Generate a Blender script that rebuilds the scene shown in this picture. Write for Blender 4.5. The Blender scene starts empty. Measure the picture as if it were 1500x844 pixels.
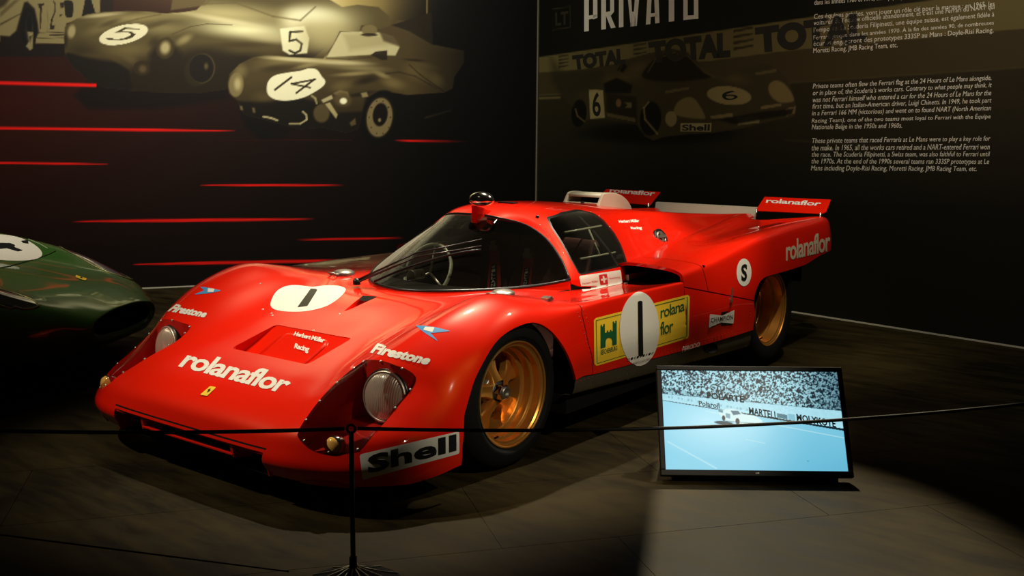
import bpy, bmesh, math, random, re
import numpy as np
from mathutils import Vector, Matrix
from mathutils.bvhtree import BVHTree
random.seed(4); np.random.seed(4)
SC = bpy.context.scene
COL = SC.collection
# ------------------------------------------------------------------ camera
FOC, CX, CY, CZ, YAW, PIT, ROL = 1509.5, 3.337, -3.160, 1.334, -0.657, 0.150, 0.008
FWD = np.array([math.sin(YAW)*math.cos(PIT), math.cos(YAW)*math.cos(PIT), -math.sin(PIT)])
RT0 = np.array([math.cos(YAW), -math.sin(YAW), 0.0]); UP0 = np.cross(RT0, FWD)
RT = RT0*math.cos(ROL)+UP0*math.sin(ROL); UP = -RT0*math.sin(ROL)+UP0*math.cos(ROL)
CAMP = np.array([CX, CY, CZ])
cd = bpy.data.cameras.new('camera'); cam = bpy.data.objects.new('camera', cd); COL.objects.link(cam)
cd.sensor_width = 36.0; cd.lens = 36.0*FOC/1500.0; cd.clip_end = 60
m = Matrix.Identity(4)
for i in range(3):
    m[i][0] = RT[i]; m[i][1] = UP[i]; m[i][2] = -FWD[i]; m[i][3] = CAMP[i]
cam.matrix_world = m
SC.camera = cam
# ------------------------------------------------------------------ view, world, lights
SC.view_settings.view_transform = 'Standard'; SC.view_settings.look = 'None'
SC.view_settings.exposure = 0.0; SC.view_settings.gamma = 1.0
SC.view_settings.use_curve_mapping = False
W = bpy.data.worlds.new('world'); SC.world = W; W.use_nodes = True
W.node_tree.nodes['Background'].inputs[0].default_value = (1.0, 0.8, 0.5, 1)
W.node_tree.nodes['Background'].inputs[1].default_value = 0.004
def aim(o, p, t):
    d = Vector(t)-Vector(p); o.location = p; o.rotation_euler = d.to_track_quat('-Z', 'Y').to_euler()
def spot(name, p, t, power, cone, blend=0.4, size=0.05, col=(1, .78, .5)):
    l = bpy.data.lights.new(name, 'SPOT'); l.energy = power; l.spot_size = math.radians(cone); l.spot_blend = blend
    l.shadow_soft_size = size; l.color = col
    o = bpy.data.objects.new(name, l); COL.objects.link(o); aim(o, p, t); return o
WARM = (1.0, .88, .68)
def area(name, p, t, power, sx, sy, spread=120, col=WARM):
    l = bpy.data.lights.new(name, 'AREA'); l.energy = power; l.shape = 'RECTANGLE'; l.size = sx; l.size_y = sy; l.spread = math.radians(spread); l.color = col
    o = bpy.data.objects.new(name, l); COL.objects.link(o); aim(o, p, t); return o
spot('spotlight_cowl', (-.6, 1.6, 4.2), (0.2, .15, .55), 800, 32, .6, .05, WARM)
spot('spotlight_nose', (-2.0, -2.6, 4.0), (-.1, -.5, .4), 430, 34, .7, .05, WARM)
spot('spotlight_door', (1.5, 2.4, 4.2), (.6, 1.1, .6), 620, 38, .6, .05, WARM)
spot('spotlight_wheel', (4.4, -1.2, 3.2), (.95, .3, .3), 330, 24, .7, .05, WARM)
spot('spotlight_tail', (2.2, .9, 4.2), (.75, 2.5, .7), 300, 34, .6, .05, WARM)
spot('spotlight_green_car', (-2.9, -1.4, 4.2), (-2.7, -.1, .5), 300, 34, .6, .05, WARM)
spot('spotlight_floor', (.3, 2.9, 4.1), (1.95, -.25, 0), 1900, 24, .5, .005, (1, .86, .58))
area('wall_washer_left', (-1.6, 1.2, 4.1), (-4.0, 2.4, 1.9), 70, 3.0, .3, 100, (1, .96, .84))
area('wall_washer_right', (1.6, 1.6, 4.1), (1.6, 4.0, 1.5), 27, 4.0, .3, 110, (1, .96, .84))
# ------------------------------------------------------------------ materials
MATS = {}
def mat(name, col, rough=.5, metal=0.0, coat=0.0, emis=None, est=1.0, spec=.5, noise=0.0, nscale=8.0, bump=0.0, bscale=60.0, tint=None):
    if name in MATS: return MATS[name]
    m_ = bpy.data.materials.new(name); m_.use_nodes = True
    nt = m_.node_tree; b = nt.nodes['Principled BSDF']
    b.inputs['Base Color'].default_value = (*col, 1); b.inputs['Roughness'].default_value = rough
    b.inputs['Metallic'].default_value = metal; b.inputs['Coat Weight'].default_value = coat
    b.inputs['Coat Roughness'].default_value = .04; b.inputs['Specular IOR Level'].default_value = spec
    if tint: b.inputs['Specular Tint'].default_value = (*tint, 1)
    if emis:
        b.inputs['Emission Color'].default_value = (*emis, 1); b.inputs['Emission Strength'].default_value = est
    if noise or bump:
        tc = nt.nodes.new('ShaderNodeTexCoord')
        n = nt.nodes.new('ShaderNodeTexNoise'); n.inputs['Scale'].default_value = nscale; n.inputs['Detail'].default_value = 5
        nt.links.new(tc.outputs['Object'], n.inputs['Vector'])
        if noise:
            mp = nt.nodes.new('ShaderNodeMapRange'); mp.inputs['To Min'].default_value = 1-noise; mp.inputs['To Max'].default_value = 1+noise
            nt.links.new(n.outputs['Fac'], mp.inputs['Value'])
            mx = nt.nodes.new('ShaderNodeVectorMath'); mx.operation = 'SCALE'; mx.inputs[0].default_value = col
            nt.links.new(mp.outputs['Result'], mx.inputs['Scale']); nt.links.new(mx.outputs['Vector'], b.inputs['Base Color'])
        if bump:
            n2 = nt.nodes.new('ShaderNodeTexNoise'); n2.inputs['Scale'].default_value = bscale
            nt.links.new(tc.outputs['Object'], n2.inputs['Vector'])
            bp = nt.nodes.new('ShaderNodeBump'); bp.inputs['Strength'].default_value = bump; bp.inputs['Distance'].default_value = .004
            nt.links.new(n2.outputs['Fac'], bp.inputs['Height']); nt.links.new(bp.outputs['Normal'], b.inputs['Normal'])
    MATS[name] = m_; return m_
def glass(name, tint=(.9, .9, .8), refl=1.0, rough=.01):
    m_ = bpy.data.materials.new(name); m_.use_nodes = True; nt = m_.node_tree; nt.nodes.clear()
    out = nt.nodes.new('ShaderNodeOutputMaterial'); mix = nt.nodes.new('ShaderNodeMixShader')
    tr = nt.nodes.new('ShaderNodeBsdfTransparent'); tr.inputs[0].default_value = (*tint, 1)
    gl = nt.nodes.new('ShaderNodeBsdfGlossy'); gl.inputs['Roughness'].default_value = rough
    fr = nt.nodes.new('ShaderNodeFresnel'); fr.inputs['IOR'].default_value = 1.45
    mu = nt.nodes.new('ShaderNodeMath'); mu.operation = 'MULTIPLY'; mu.inputs[1].default_value = refl
    nt.links.new(fr.outputs[0], mu.inputs[0]); nt.links.new(mu.outputs[0], mix.inputs[0])
    nt.links.new(tr.outputs[0], mix.inputs[1]); nt.links.new(gl.outputs[0], mix.inputs[2]); nt.links.new(mix.outputs[0], out.inputs[0])
    MATS[name] = m_; return m_
RED = mat('red_paint', (.84, .011, .0012), .36, 0, 1.0, spec=.22, tint=(1, .30, .03), noise=.04, nscale=3)
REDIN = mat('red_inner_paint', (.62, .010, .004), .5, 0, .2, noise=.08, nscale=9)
BLK = mat('black_plastic', (.005, .005, .005), .8, spec=.15, noise=.2)
BLKP = mat('black_paint', (.01, .01, .01), .3)
RUB = mat('tyre_rubber', (.005, .005, .0045), .8, spec=.2, bump=.2, bscale=90)
GOLD = mat('gold_alloy', (.78, .36, .07), .34, .8, noise=.08, nscale=20)
CHR = mat('chrome', (.85, .82, .75), .12, 1.0)
ALU = mat('bare_aluminium', (.30, .27, .20), .42, .9, noise=.15, nscale=12, bump=.1)
STEEL = mat('dull_steel', (.35, .33, .28), .4, .9, noise=.1)
WHT = mat('white_vinyl', (.80, .78, .68), .45, noise=.02)
IVO = mat('ivory_paint', (.52, .49, .37), .45, 0, .2, noise=.03)
YEL = mat('yellow_vinyl', (.95, .62, .035), .45, noise=.03)
GRN = mat('green_vinyl', (.01, .10, .03), .45)
BLU = mat('blue_vinyl', (.05, .28, .60), .45)
REDV = mat('red_vinyl', (.6, .02, .02), .45)
DARK = mat('dark_cloth', (.03, .012, .010), .9, noise=.3, nscale=30, bump=.2)
GRYV = mat('grey_vinyl', (.35, .34, .28), .5)
CRM = mat('cream_vinyl', (.62, .56, .38), .5)
RAIL = mat('clear_plastic_rail', (.35, .36, .26), .25)
DASH = mat('dashboard_vinyl', (.03, .03, .025), .7, bump=.2)
BELT = mat('red_webbing', (.45, .012, .012), .8)
GLS = glass('clear_plexiglass', (.90, .92, .86), 1.3)
def haze(m_, col, power, fac):      # pale colour mixed in at grazing angles, imitates a reflection streak on the plexiglass
    nt = m_.node_tree; out = nt.nodes['Material Output']; mx = nt.nodes['Mix Shader']
    lw = nt.nodes.new('ShaderNodeLayerWeight'); lw.inputs['Blend'].default_value = .5
    pw = nt.nodes.new('ShaderNodeMath'); pw.operation = 'POWER'; pw.inputs[1].default_value = power; ml = nt.nodes.new('ShaderNodeMath'); ml.operation = 'MULTIPLY_ADD'; ml.inputs[1].default_value = fac; ml.inputs[2].default_value = .004
    nt.links.new(lw.outputs['Facing'], pw.inputs[0]); nt.links.new(pw.outputs[0], ml.inputs[0])
    d = nt.nodes.new('ShaderNodeBsdfDiffuse'); d.inputs[0].default_value = (*col, 1); t = nt.nodes.new('ShaderNodeBsdfTranslucent'); t.inputs[0].default_value = (*col, 1)
    a = nt.nodes.new('ShaderNodeMixShader'); nt.links.new(d.outputs[0], a.inputs[1]); nt.links.new(t.outputs[0], a.inputs[2])
    m2 = nt.nodes.new('ShaderNodeMixShader'); nt.links.new(ml.outputs[0], m2.inputs[0]); nt.links.new(mx.outputs[0], m2.inputs[1]); nt.links.new(a.outputs[0], m2.inputs[2]); nt.links.new(m2.outputs[0], out.inputs[0])
haze(GLS, (.75, .72, .56), 7.0, 1.0)
COVG = glass('lamp_cover_plexiglass', (.97, .96, .93), 1.0)
# ------------------------------------------------------------------ mesh helpers
def link(name, me, material=None, parent=None, smooth=True):
    o = bpy.data.objects.new(name, me); COL.objects.link(o)
    if material: me.materials.append(material)
    if parent: o.parent = parent
    if smooth and len(me.polygons): me.polygons.foreach_set('use_smooth', [True]*len(me.polygons))
    return o
def mesh(name, V, F, material=None, parent=None, smooth=True):
    me = bpy.data.meshes.new(name); me.from_pydata([tuple(map(float, v)) for v in V], [], [tuple(int(i) for i in f) for f in F]); me.update()
    return link(name, me, material, parent, smooth)
def empty(name, loc=(0, 0, 0), rz=0.0):
    o = bpy.data.objects.new(name, None); COL.objects.link(o); o.location = loc; o.rotation_euler = (0, 0, rz); o.empty_display_size = .1; return o
def tag(o, label, cat, group=None):
    o['label'] = label; o['category'] = cat
    if group: o['group'] = group
    return o
def struct(o, label=None):
    o['kind'] = 'structure'
    if label: o['label'] = label
    return o
def grid(V):                       # (n, m, 3) -> verts, quads
    n, m_, _ = V.shape
    idx = np.arange(n*m_).reshape(n, m_)
    F = np.stack([idx[:-1, :-1], idx[:-1, 1:], idx[1:, 1:], idx[1:, :-1]], -1).reshape(-1, 4)
    return V.reshape(-1, 3), [tuple(f) for f in F]
def cr(P, sub):                    # Catmull-Rom along axis 0, sub steps per span
    P = np.asarray(P, float); n = len(P); sub = [sub]*(n-1) if isinstance(sub, int) else sub
    E = np.concatenate([[2*P[0]-P[1]], P, [2*P[-1]-P[-2]]])
    out = []
    for i in range(n-1):
        p0, p1, p2, p3 = E[i:i+4]
        d0 = (p2-p0)/2; d1 = (p3-p1)/2
        # limit tangents so short spans next to long ones stay tame
        L = np.linalg.norm(p2-p1, axis=-1, keepdims=True)
        for d in (d0, d1):
            ln = np.linalg.norm(d, axis=-1, keepdims=True)+1e-9
            d *= np.minimum(1, 1.35*L/ln)
        for k in range(sub[i]):
            t = k/sub[i]
            out.append((2*t**3-3*t*t+1)*p1+(t**3-2*t*t+t)*d0+(-2*t**3+3*t*t)*p2+(t**3-t*t)*d1)
    out.append(P[-1]); return np.array(out)
def net(rows, su, sv):             # rows[i][j] control points -> dense grid
    P = np.array(rows, float)
    P = cr(P, su); P = np.swapaxes(cr(np.swapaxes(P, 0, 1), sv), 0, 1); return P
def clip(V, F, s):                 # split by scalar s: returns (inside s<0), (outside s>=0) meshes
    V = np.asarray(V, float); s = np.asarray(s, float)
    res = []
    cache = {}; NV = [v for v in V]
    def cut(a, b):
        k = (a, b) if a < b else (b, a)
        if k not in cache:
            t = s[a]/(s[a]-s[b]); cache[k] = len(NV); NV.append(V[a]+(V[b]-V[a])*t)
        return cache[k]
    FI, FO = [], []
    for f in F:
        ss = [s[i] for i in f]
        if all(x < 0 for x in ss): FI.append(f); continue
        if all(x >= 0 for x in ss): FO.append(f); continue
        for sign, dst in ((-1, FI), (1, FO)):
            poly = []
            for i in range(len(f)):
                a, b = f[i], f[(i+1) % len(f)]
                ia, ib = s[a]*sign > 0 or (s[a] == 0 and sign > 0), s[b]*sign > 0 or (s[b] == 0 and sign > 0)
                if ia: poly.append(a)
                if ia != ib: poly.append(cut(a, b))
            if len(poly) >= 3: dst.append(tuple(poly))
    NV = np.array(NV)
    for FF in (FI, FO):
        used = sorted({i for f in FF for i in f}); mp = {u: k for k, u in enumerate(used)}
        res.append((NV[used] if used else np.zeros((0, 3)), [tuple(mp[i] for i in f) for f in FF]))
    return res
def sdf(P, poly):                  # signed distance of 2-D points to polygon, negative inside
    P = np.asarray(P, float); poly = np.asarray(poly, float)
    d = np.full(len(P), 1e9); ins = np.zeros(len(P), bool)
    for i in range(len(poly)):
        a, b = poly[i], poly[(i+1) % len(poly)]
        ab = b-a; t = np.clip(((P-a)@ab)/(ab@ab+1e-12), 0, 1)
        d = np.minimum(d, np.linalg.norm(P-(a+t[:, None]*ab), axis=1))
        c = ((a[1] > P[:, 1]) != (b[1] > P[:, 1])) & (P[:, 0] < (b[0]-a[0])*(P[:, 1]-a[1])/(b[1]-a[1]+1e-12)+a[0])
        ins ^= c
    return np.where(ins, -d, d)
def spoly(pts, sub=6):             # closed smooth polygon
    P = np.array(pts, float); n = len(P); E = np.concatenate([P[-2:], P, P[:3]])
    return cr(E, sub)[2*sub:(n+2)*sub]
def rrect(w, h, r, n=6):
    pts = []
    for cx_, cy_, a0 in ((w/2-r, h/2-r, 0), (-w/2+r, h/2-r, 90), (-w/2+r, -h/2+r, 180), (w/2-r, -h/2+r, 270)):
        for k in range(n+1):
            a = math.radians(a0+90*k/n); pts.append((cx_+r*math.cos(a), cy_+r*math.sin(a)))
    return pts
def mirror(V, F):
    V2 = V.copy(); V2[:, 0] *= -1; return V2, [tuple(reversed(f)) for f in F]
def join(*ms):
    VV, FF, k = [], [], 0
    for V, F in ms:
        VV.append(np.asarray(V, float).reshape(-1, 3)); FF += [tuple(i+k for i in f) for f in F]; k += len(V)
    return np.concatenate(VV), FF
def vnorm(V, F):
    N = np.zeros_like(V)
    for f in F:
        p = V[list(f)]; n = np.zeros(3)
        for i in range(1, len(f)-1): n += np.cross(p[i]-p[0], p[i+1]-p[0])
        for i in f: N[i] += n
    return N/(np.linalg.norm(N, axis=1, keepdims=True)+1e-12)
def bound(F):
    from collections import Counter
    c = Counter(); d = {}
    for f in F:
        for i in range(len(f)):
            a, b = f[i], f[(i+1) % len(f)]; c[(min(a, b), max(a, b))] += 1; d[(min(a, b), max(a, b))] = (a, b)
    return [d[k] for k, v in c.items() if v == 1]
def weld(V, F, tol=1e-5):
    key = {}; mp = []; NV = []
    for v in V:
        k = tuple(np.round(v/tol).astype(int))
        if k not in key: key[k] = len(NV); NV.append(v)
        mp.append(key[k])
    FF = []
    for f in F:
        g = []
        for i in f:
            if not g or g[-1] != mp[i]: g.append(mp[i])
        if len(g) > 1 and g[0] == g[-1]: g.pop()
        if len(g) >= 3: FF.append(tuple(g))
    return np.array(NV), FF
def lip(V, F, vec, sel=None):      # skirt hanging from open border by vector (or per-vertex array)
    B = bound(F); VV = [v for v in V]; mp = {}; FF = []
    for a, b in B:
        if sel is not None and not (sel[a] and sel[b]): continue
        for i in (a, b):
            if i not in mp:
                mp[i] = len(VV); VV.append(V[i]+(vec[i] if getattr(vec, 'ndim', 1) == 2 else np.array(vec)))
        FF.append((b, a, mp[a], mp[b]))
    return np.array(VV), list(F)+FF
def tube(path, r, n=8, cap=True):
    P = [Vector(p) for p in path]; V, F = [], []
    R_ = r if hasattr(r, '__len__') else [r]*len(P)
    up = None
    for i, p in enumerate(P):
        d = (P[min(i+1, len(P)-1)]-P[max(i-1, 0)]).normalized()
        if up is None:
            up = d.orthogonal().normalized()
        up = (up-d*up.dot(d)).normalized(); s = d.cross(up)
        for k in range(n):
            a = 2*math.pi*k/n; V.append(tuple(p+(up*math.cos(a)+s*math.sin(a))*R_[i]))
    for i in range(len(P)-1):
        for k in range(n):
            a, b = i*n+k, i*n+(k+1) % n; F.append((a, b, b+n, a+n))
    if cap: F.append(tuple(range(n-1, -1, -1))); F.append(tuple(range(len(V)-n, len(V))))
    return np.array(V), F
def lathe(prof, axis='x', n=48, close=False):   # prof: (along, radius)
    V, F = [], []
    for a, r in prof:
        for k in range(n):
            t = 2*math.pi*k/n; c, s = r*math.cos(t), r*math.sin(t)
            V.append({'x': (a, c, s), 'y': (c, a, s), 'z': (c, s, a)}[axis])
    m_ = len(prof)
    for i in range(m_ if close else m_-1):
        for k in range(n):
            a, b = i*n+k, i*n+(k+1) % n; c, d = ((i+1) % m_)*n+(k+1) % n, ((i+1) % m_)*n+k
            F.append((a, b, c, d) if axis != 'y' else (d, c, b, a))
    return np.array(V), F
def box(x0, x1, y0, y1, z0, z1):
    V = [(x, y, z) for z in (z0, z1) for y in (y0, y1) for x in (x0, x1)]
    return np.array(V, float), [(0, 2, 3, 1), (4, 5, 7, 6), (0, 1, 5, 4), (2, 6, 7, 3), (0, 4, 6, 2), (1, 3, 7, 5)]
def xf(VF, M):
    V = np.array([tuple(M @ Vector(v)) for v in VF[0]]); return V, VF[1]
def prism(poly, d0, d1, plane='xy'):   # polygon extruded along third axis
    n = len(poly); V = []
    for d in (d0, d1):
        for a, b in poly: V.append({'xy': (a, b, d), 'yz': (d, a, b), 'xz': (a, d, b)}[plane])
    F = [tuple(range(n-1, -1, -1)), tuple(range(n, 2*n))]+[(i, (i+1) % n, (i+1) % n+n, i+n) for i in range(n)]
    return np.array(V, float), F
def bevel(o, w=.004, seg=2, ang=35):
    b = o.modifiers.new('bevel', 'BEVEL'); b.width = w; b.segments = seg; b.limit_method = 'ANGLE'; b.angle_limit = math.radians(ang); return o
def sharp(o, ang=35):
    me = o.data; bm = bmesh.new(); bm.from_mesh(me)
    bmesh.ops.recalc_face_normals(bm, faces=bm.faces[:])
    for e in bm.edges:
        if len(e.link_faces) == 2 and e.calc_face_angle(0) > math.radians(ang): e.smooth = False
    bm.to_mesh(me); bm.free(); return o
def pray(px, py): return FWD+RT*(px-750)/FOC-UP*(py-422)/FOC
def on_plane(px, py, ax, val):
    d = pray(px, py); t = (val-CAMP[ax])/d[ax]; return CAMP+d*t
#@@BODY
# ------------------------------------------------------------------ red racing car: main surfaces
CAR = tag(empty('racing_car', (0, 0, 0)), 'low red closed racing car with white number circles and gold wheels, facing left', 'car')
# front shell: rows nose -> door end, columns centre -> side bottom (left half, x > 0)
FR = [
 [(0,-.87,.11),(.25,-.87,.11),(.45,-.865,.11),(.60,-.845,.108),(.72,-.80,.106),(.82,-.74,.105),(.88,-.68,.105),(.92,-.63,.105),(.93,-.605,.105),(.935,-.58,.105)],
 [(0,-.907,.165),(.25,-.906,.165),(.45,-.90,.165),(.62,-.875,.165),(.76,-.815,.162),(.86,-.735,.158),(.915,-.65,.15),(.945,-.59,.14),(.952,-.56,.125),(.955,-.53,.112)],
 [(0,-.89,.215),(.25,-.889,.215),(.45,-.883,.215),(.62,-.86,.22),(.76,-.79,.22),(.87,-.70,.215),(.93,-.61,.20),(.958,-.54,.175),(.964,-.51,.145),(.966,-.48,.118)],
 [(0,-.845,.278),(.25,-.845,.278),(.45,-.84,.275),(.61,-.82,.285),(.75,-.745,.277),(.87,-.65,.27),(.94,-.55,.25),(.968,-.48,.21),(.974,-.45,.165),(.973,-.43,.125)],
 [(0,-.745,.335),(.25,-.745,.334),(.44,-.74,.333),(.60,-.71,.348),(.74,-.64,.345),(.865,-.56,.33),(.943,-.47,.295),(.973,-.42,.24),(.980,-.40,.18),(.978,-.385,.13)],
 [(0,-.60,.381),(.25,-.60,.380),(.45,-.59,.388),(.61,-.57,.428),(.74,-.53,.427),(.865,-.46,.40),(.945,-.39,.355),(.975,-.35,.28),(.984,-.34,.20),(.98,-.33,.135)],
 [(0,-.45,.420),(.25,-.45,.421),(.45,-.45,.437),(.61,-.44,.503),(.738,-.42,.523),(.865,-.37,.487),(.945,-.31,.43),(.976,-.28,.34),(.986,-.27,.24),(.982,-.27,.15)],
 [(0,-.25,.475),(.25,-.25,.477),(.45,-.25,.500),(.60,-.25,.573),(.735,-.24,.622),(.86,-.22,.590),(.943,-.20,.53),(.976,-.18,.42),(.988,-.18,.30),(.984,-.18,.18)],
 [(0,0,.545),(.25,0,.545),(.45,0,.562),(.60,0,.625),(.735,0,.683),(.86,0,.662),(.943,0,.60),(.976,0,.49),(.988,0,.35),(.982,0,.20)],
 [(0,.20,.585),(.25,.20,.585),(.45,.20,.592),(.60,.20,.630),(.735,.20,.663),(.86,.20,.650),(.943,.20,.605),(.974,.20,.51),(.987,.20,.38),(.98,.20,.24)],
 [(0,.36,.600),(.25,.36,.600),(.45,.36,.606),(.60,.36,.620),(.735,.36,.630),(.86,.36,.631),(.945,.36,.615),(.970,.36,.57),(.986,.36,.42),(.976,.36,.31)],
 [(0,.52,.615),(.25,.52,.612),(.45,.52,.612),(.60,.52,.608),(.735,.52,.604),(.86,.52,.610),(.950,.52,.619),(.968,.52,.602),(.985,.52,.43),(.975,.52,.306)],
 [(0,.80,.62),(.25,.80,.62),(.45,.80,.62),(.60,.80,.598),(.735,.80,.592),(.86,.80,.606),(.953,.80,.621),(.967,.80,.608),(.985,.80,.43),(.975,.80,.297)],
 [(0,1.05,.62),(.25,1.05,.62),(.45,1.05,.62),(.60,1.05,.590),(.735,1.05,.588),(.86,1.05,.604),(.953,1.05,.621),(.967,1.05,.608),(.985,1.05,.43),(.975,1.05,.288)],
 [(0,1.28,.62),(.25,1.28,.62),(.45,1.28,.62),(.60,1.28,.590),(.735,1.28,.585),(.86,1.28,.602),(.953,1.28,.620),(.967,1.28,.608),(.985,1.28,.43),(.975,1.28,.28)],
]
FS = net(FR, [8,5,6,8,9,9,12,14,12,10,10,14,12,12], [10,10,9,9,9,7,6,7,6])
# rear shell (deck, haunch, side) rows y = 1.28 -> tail
def rr(y, zs, xs=(0,.25,.45,.62,.75,.87,.935,.962,.986,.976)): return [(x, y, z) for x, z in zip(xs, zs)]
XB = (0,.25,.58,.64,.75,.87,.943,.964,.986,.976)
RR = [
 rr(1.28,(.66,.66,.676,.690,.690,.682,.664,.632,.45,.28), XB),
 rr(1.40,(.66,.66,.682,.693,.694,.688,.674,.642,.45,.277), XB),
 rr(1.60,(.68,.68,.700,.705,.706,.704,.693,.655,.46,.272),(0,.25,.575,.63,.74,.87,.943,.965,.986,.976)),
 rr(1.90,(.70,.70,.732,.735,.731,.746,.738,.695,.50,.267),(0,.25,.535,.59,.70,.87,.943,.966,.987,.977)),
 rr(2.10,(.70,.70,.744,.745,.728,.765,.762,.718,.51,.265),(0,.25,.515,.565,.66,.86,.943,.966,.987,.977)),
 rr(2.30,(.71,.71,.762,.762,.733,.784,.779,.733,.52,.26),(0,.25,.495,.54,.63,.86,.942,.966,.987,.977)),
 rr(2.60,(.73,.73,.787,.785,.752,.802,.800,.762,.58,.30),(0,.25,.465,.505,.60,.86,.938,.962,.980,.970)),
 rr(2.95,(.77,.77,.815,.812,.782,.815,.810,.772,.64,.45),(0,.25,.43,.455,.56,.865,.932,.956,.970,.962)),
 rr(3.20,(.79,.79,.818,.815,.800,.820,.812,.77,.66,.52),(0,.25,.39,.41,.52,.865,.92,.943,.958,.952)),
 rr(3.30,(.79,.79,.81,.81,.805,.812,.795,.75,.64,.56),(0,.25,.38,.41,.52,.86,.905,.925,.940,.935)),
 rr(3.335,(.76,.76,.78,.78,.78,.775,.76,.73,.65,.58),(0,.25,.38,.41,.52,.85,.885,.905,.915,.91)),
]
RS = net(RR, [6,10,14,10,10,14,14,10,6,4], [8,8,9,8,8,7,6,8,8])
# cabin: windscreen is ruled between the cowl curve and the arch, the flank is lofted back from the arch
def samp(pts, n): return cr(np.array(pts, float), 12)[np.linspace(0, (len(pts)-1)*12, n).round().astype(int)]
COWL = [(0,.285,.604),(.12,.305,.606),(.24,.36,.610),(.35,.455,.614),(.45,.570,.620),(.54,.700,.630),(.605,.83,.646)]
ARCH = [(0,.835,.924),(.10,.83,.922),(.18,.845,.911),(.27,.92,.880),(.39,.93,.818),(.51,.89,.730),(.605,.83,.646)]
NC = 49
Bc, Ac = samp(COWL, NC), samp(ARCH, NC)
WSG = np.array([[Bc[j]+(Ac[j]-Bc[j])*t+np.array([0, -.004, .006])*math.sin(math.pi*t)*min(1, np.linalg.norm(Ac[j]-Bc[j])/.3) for j in range(NC)] for t in np.linspace(0, 1, 25)])
CS = [ARCH+[(.61,.835,.628)],
 [(0,.93,.953),(.10,.93,.951),(.19,.935,.938),(.29,.97,.905),(.40,.975,.835),(.515,.95,.745),(.610,.91,.650),(.622,.91,.605)],
 [(0,1.12,.969),(.12,1.12,.965),(.23,1.12,.951),(.335,1.12,.918),(.43,1.12,.850),(.53,1.12,.760),(.615,1.12,.655),(.635,1.12,.588)],
 [(0,1.40,.962),(.12,1.40,.959),(.24,1.40,.945),(.345,1.40,.912),(.43,1.40,.845),(.52,1.40,.760),(.612,1.40,.660),(.64,1.40,.590)],
 [(0,1.62,.945),(.12,1.62,.943),(.25,1.62,.930),(.36,1.62,.897),(.44,1.62,.83),(.520,1.62,.755),(.605,1.62,.670),(.63,1.62,.605)],
 [(0,1.86,.922),(.13,1.86,.920),(.27,1.86,.910),(.365,1.86,.885),(.435,1.86,.82),(.50,1.86,.758),(.56,1.86,.700),(.59,1.86,.63)],
 [(0,2.10,.875),(.13,2.10,.876),(.27,2.10,.885),(.352,2.10,.880),(.405,2.10,.825),(.465,2.10,.785),(.52,2.10,.738),(.535,2.10,.70)],
 [(0,2.40,.83),(.13,2.40,.83),(.28,2.40,.840),(.352,2.40,.861),(.395,2.40,.83),(.44,2.40,.80),(.485,2.40,.768),(.50,2.40,.74)],
 [(0,2.90,.79),(.13,2.90,.79),(.28,2.90,.79),(.352,2.90,.826),(.372,2.90,.815),(.41,2.90,.80),(.45,2.90,.775),(.46,2.90,.765)],
 [(0,3.32,.765),(.13,3.32,.765),(.28,3.32,.765),(.352,3.32,.806),(.362,3.32,.805),(.372,3.32,.80),(.385,3.32,.790),(.39,3.32,.78)],
]
CN = net(CS, [6,10,12,10,12,12,14,16,14], [8]*7)
def both(VF): return weld(*join(VF, mirror(*VF)), tol=2e-5)
FRONT, REAR, CAB, WS = both(grid(FS)), both(grid(RS)), both(grid(CN)), both(grid(WSG))
# survey surface used to lay decals and openings on the body
SV, SF = join(FRONT, REAR, CAB, WS)
def bvh(V, F): return BVHTree.FromPolygons([tuple(v) for v in V], F)
TREE = bvh(SV, SF)
def hit(px, py, tree=None):
    d = Vector(pray(px, py)).normalized(); h = (tree or TREE).ray_cast(Vector(CAMP), d); return np.array(h[0]) if h[0] is not None else None
def hits(pts, tree=None): return np.array([h for h in (hit(*p, tree) for p in pts) if h is not None])
# ------------------------------------------------------------------ openings in the body
def P_(pts, s, ox, oy): return [(x/s+ox, y/s+oy) for x, y in pts]
def yz(V): return V[:, [1, 2]]
def xy(V): return np.c_[np.abs(V[:, 0]), V[:, 1]]
ftree = bvh(*FRONT); rtree = bvh(*REAR); ctree = bvh(*CAB)
ARF = hits([(680,608),(695.6,556),(719,511.7),(745,485.6),(779,472.5),(805,483),(826,509),(839,538),(844,556)], ftree)[:, 1:]
ARF = [(-.395,.10),(-.393,.20)]+[tuple(p) for p in cr(ARF, 4)]+[(.345,.235),(.36,0),(-.395,0)]
ARR = hits([(1103.7,440.6),(1107.5,425.5),(1114,412),(1123.6,405),(1137,401),(1155,396)], rtree)
ARR = [(2.085,.0),(2.08,.26),(2.09,.36)]+[tuple(p) for p in cr(ARR[:, 1:], 4)]+[(2.80,.560),(3.04,.592),(3.45,.615),(3.5,0)]
V, F = FRONT
far = np.abs(V[:, 0]) < .55
s = sdf(yz(V), ARF); s = np.where(far, np.maximum(s, .05), s); _, (V, F) = clip(V, F, s)
cowl = [(0, .287)]+[(p[0]-.004, p[1]+.004) for p in samp(COWL, 30)]+[(.612,1.0),(.62,1.3),(0,1.3)]
_, (V, F) = clip(V, F, sdf(xy(V), cowl))
# nose air opening and its crease
gx = .472
def fg(V): return np.maximum.reduce([np.abs(V[:, 0])-gx, V[:, 2]-.197, V[:, 1]+.80])
_, (V, F) = clip(V, F, fg(V))
# radiator outlet in the bonnet
rec = [tuple(p[:2]) for p in (np.array([.243,-.232,0]), np.array([.243,-.478,0]))]
def frec(V): return np.maximum(np.abs(V[:, 0])-.243, np.abs(V[:, 1]+.355)-.123)
(RV, RF), (V, F) = clip(V, F, frec(V))
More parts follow.
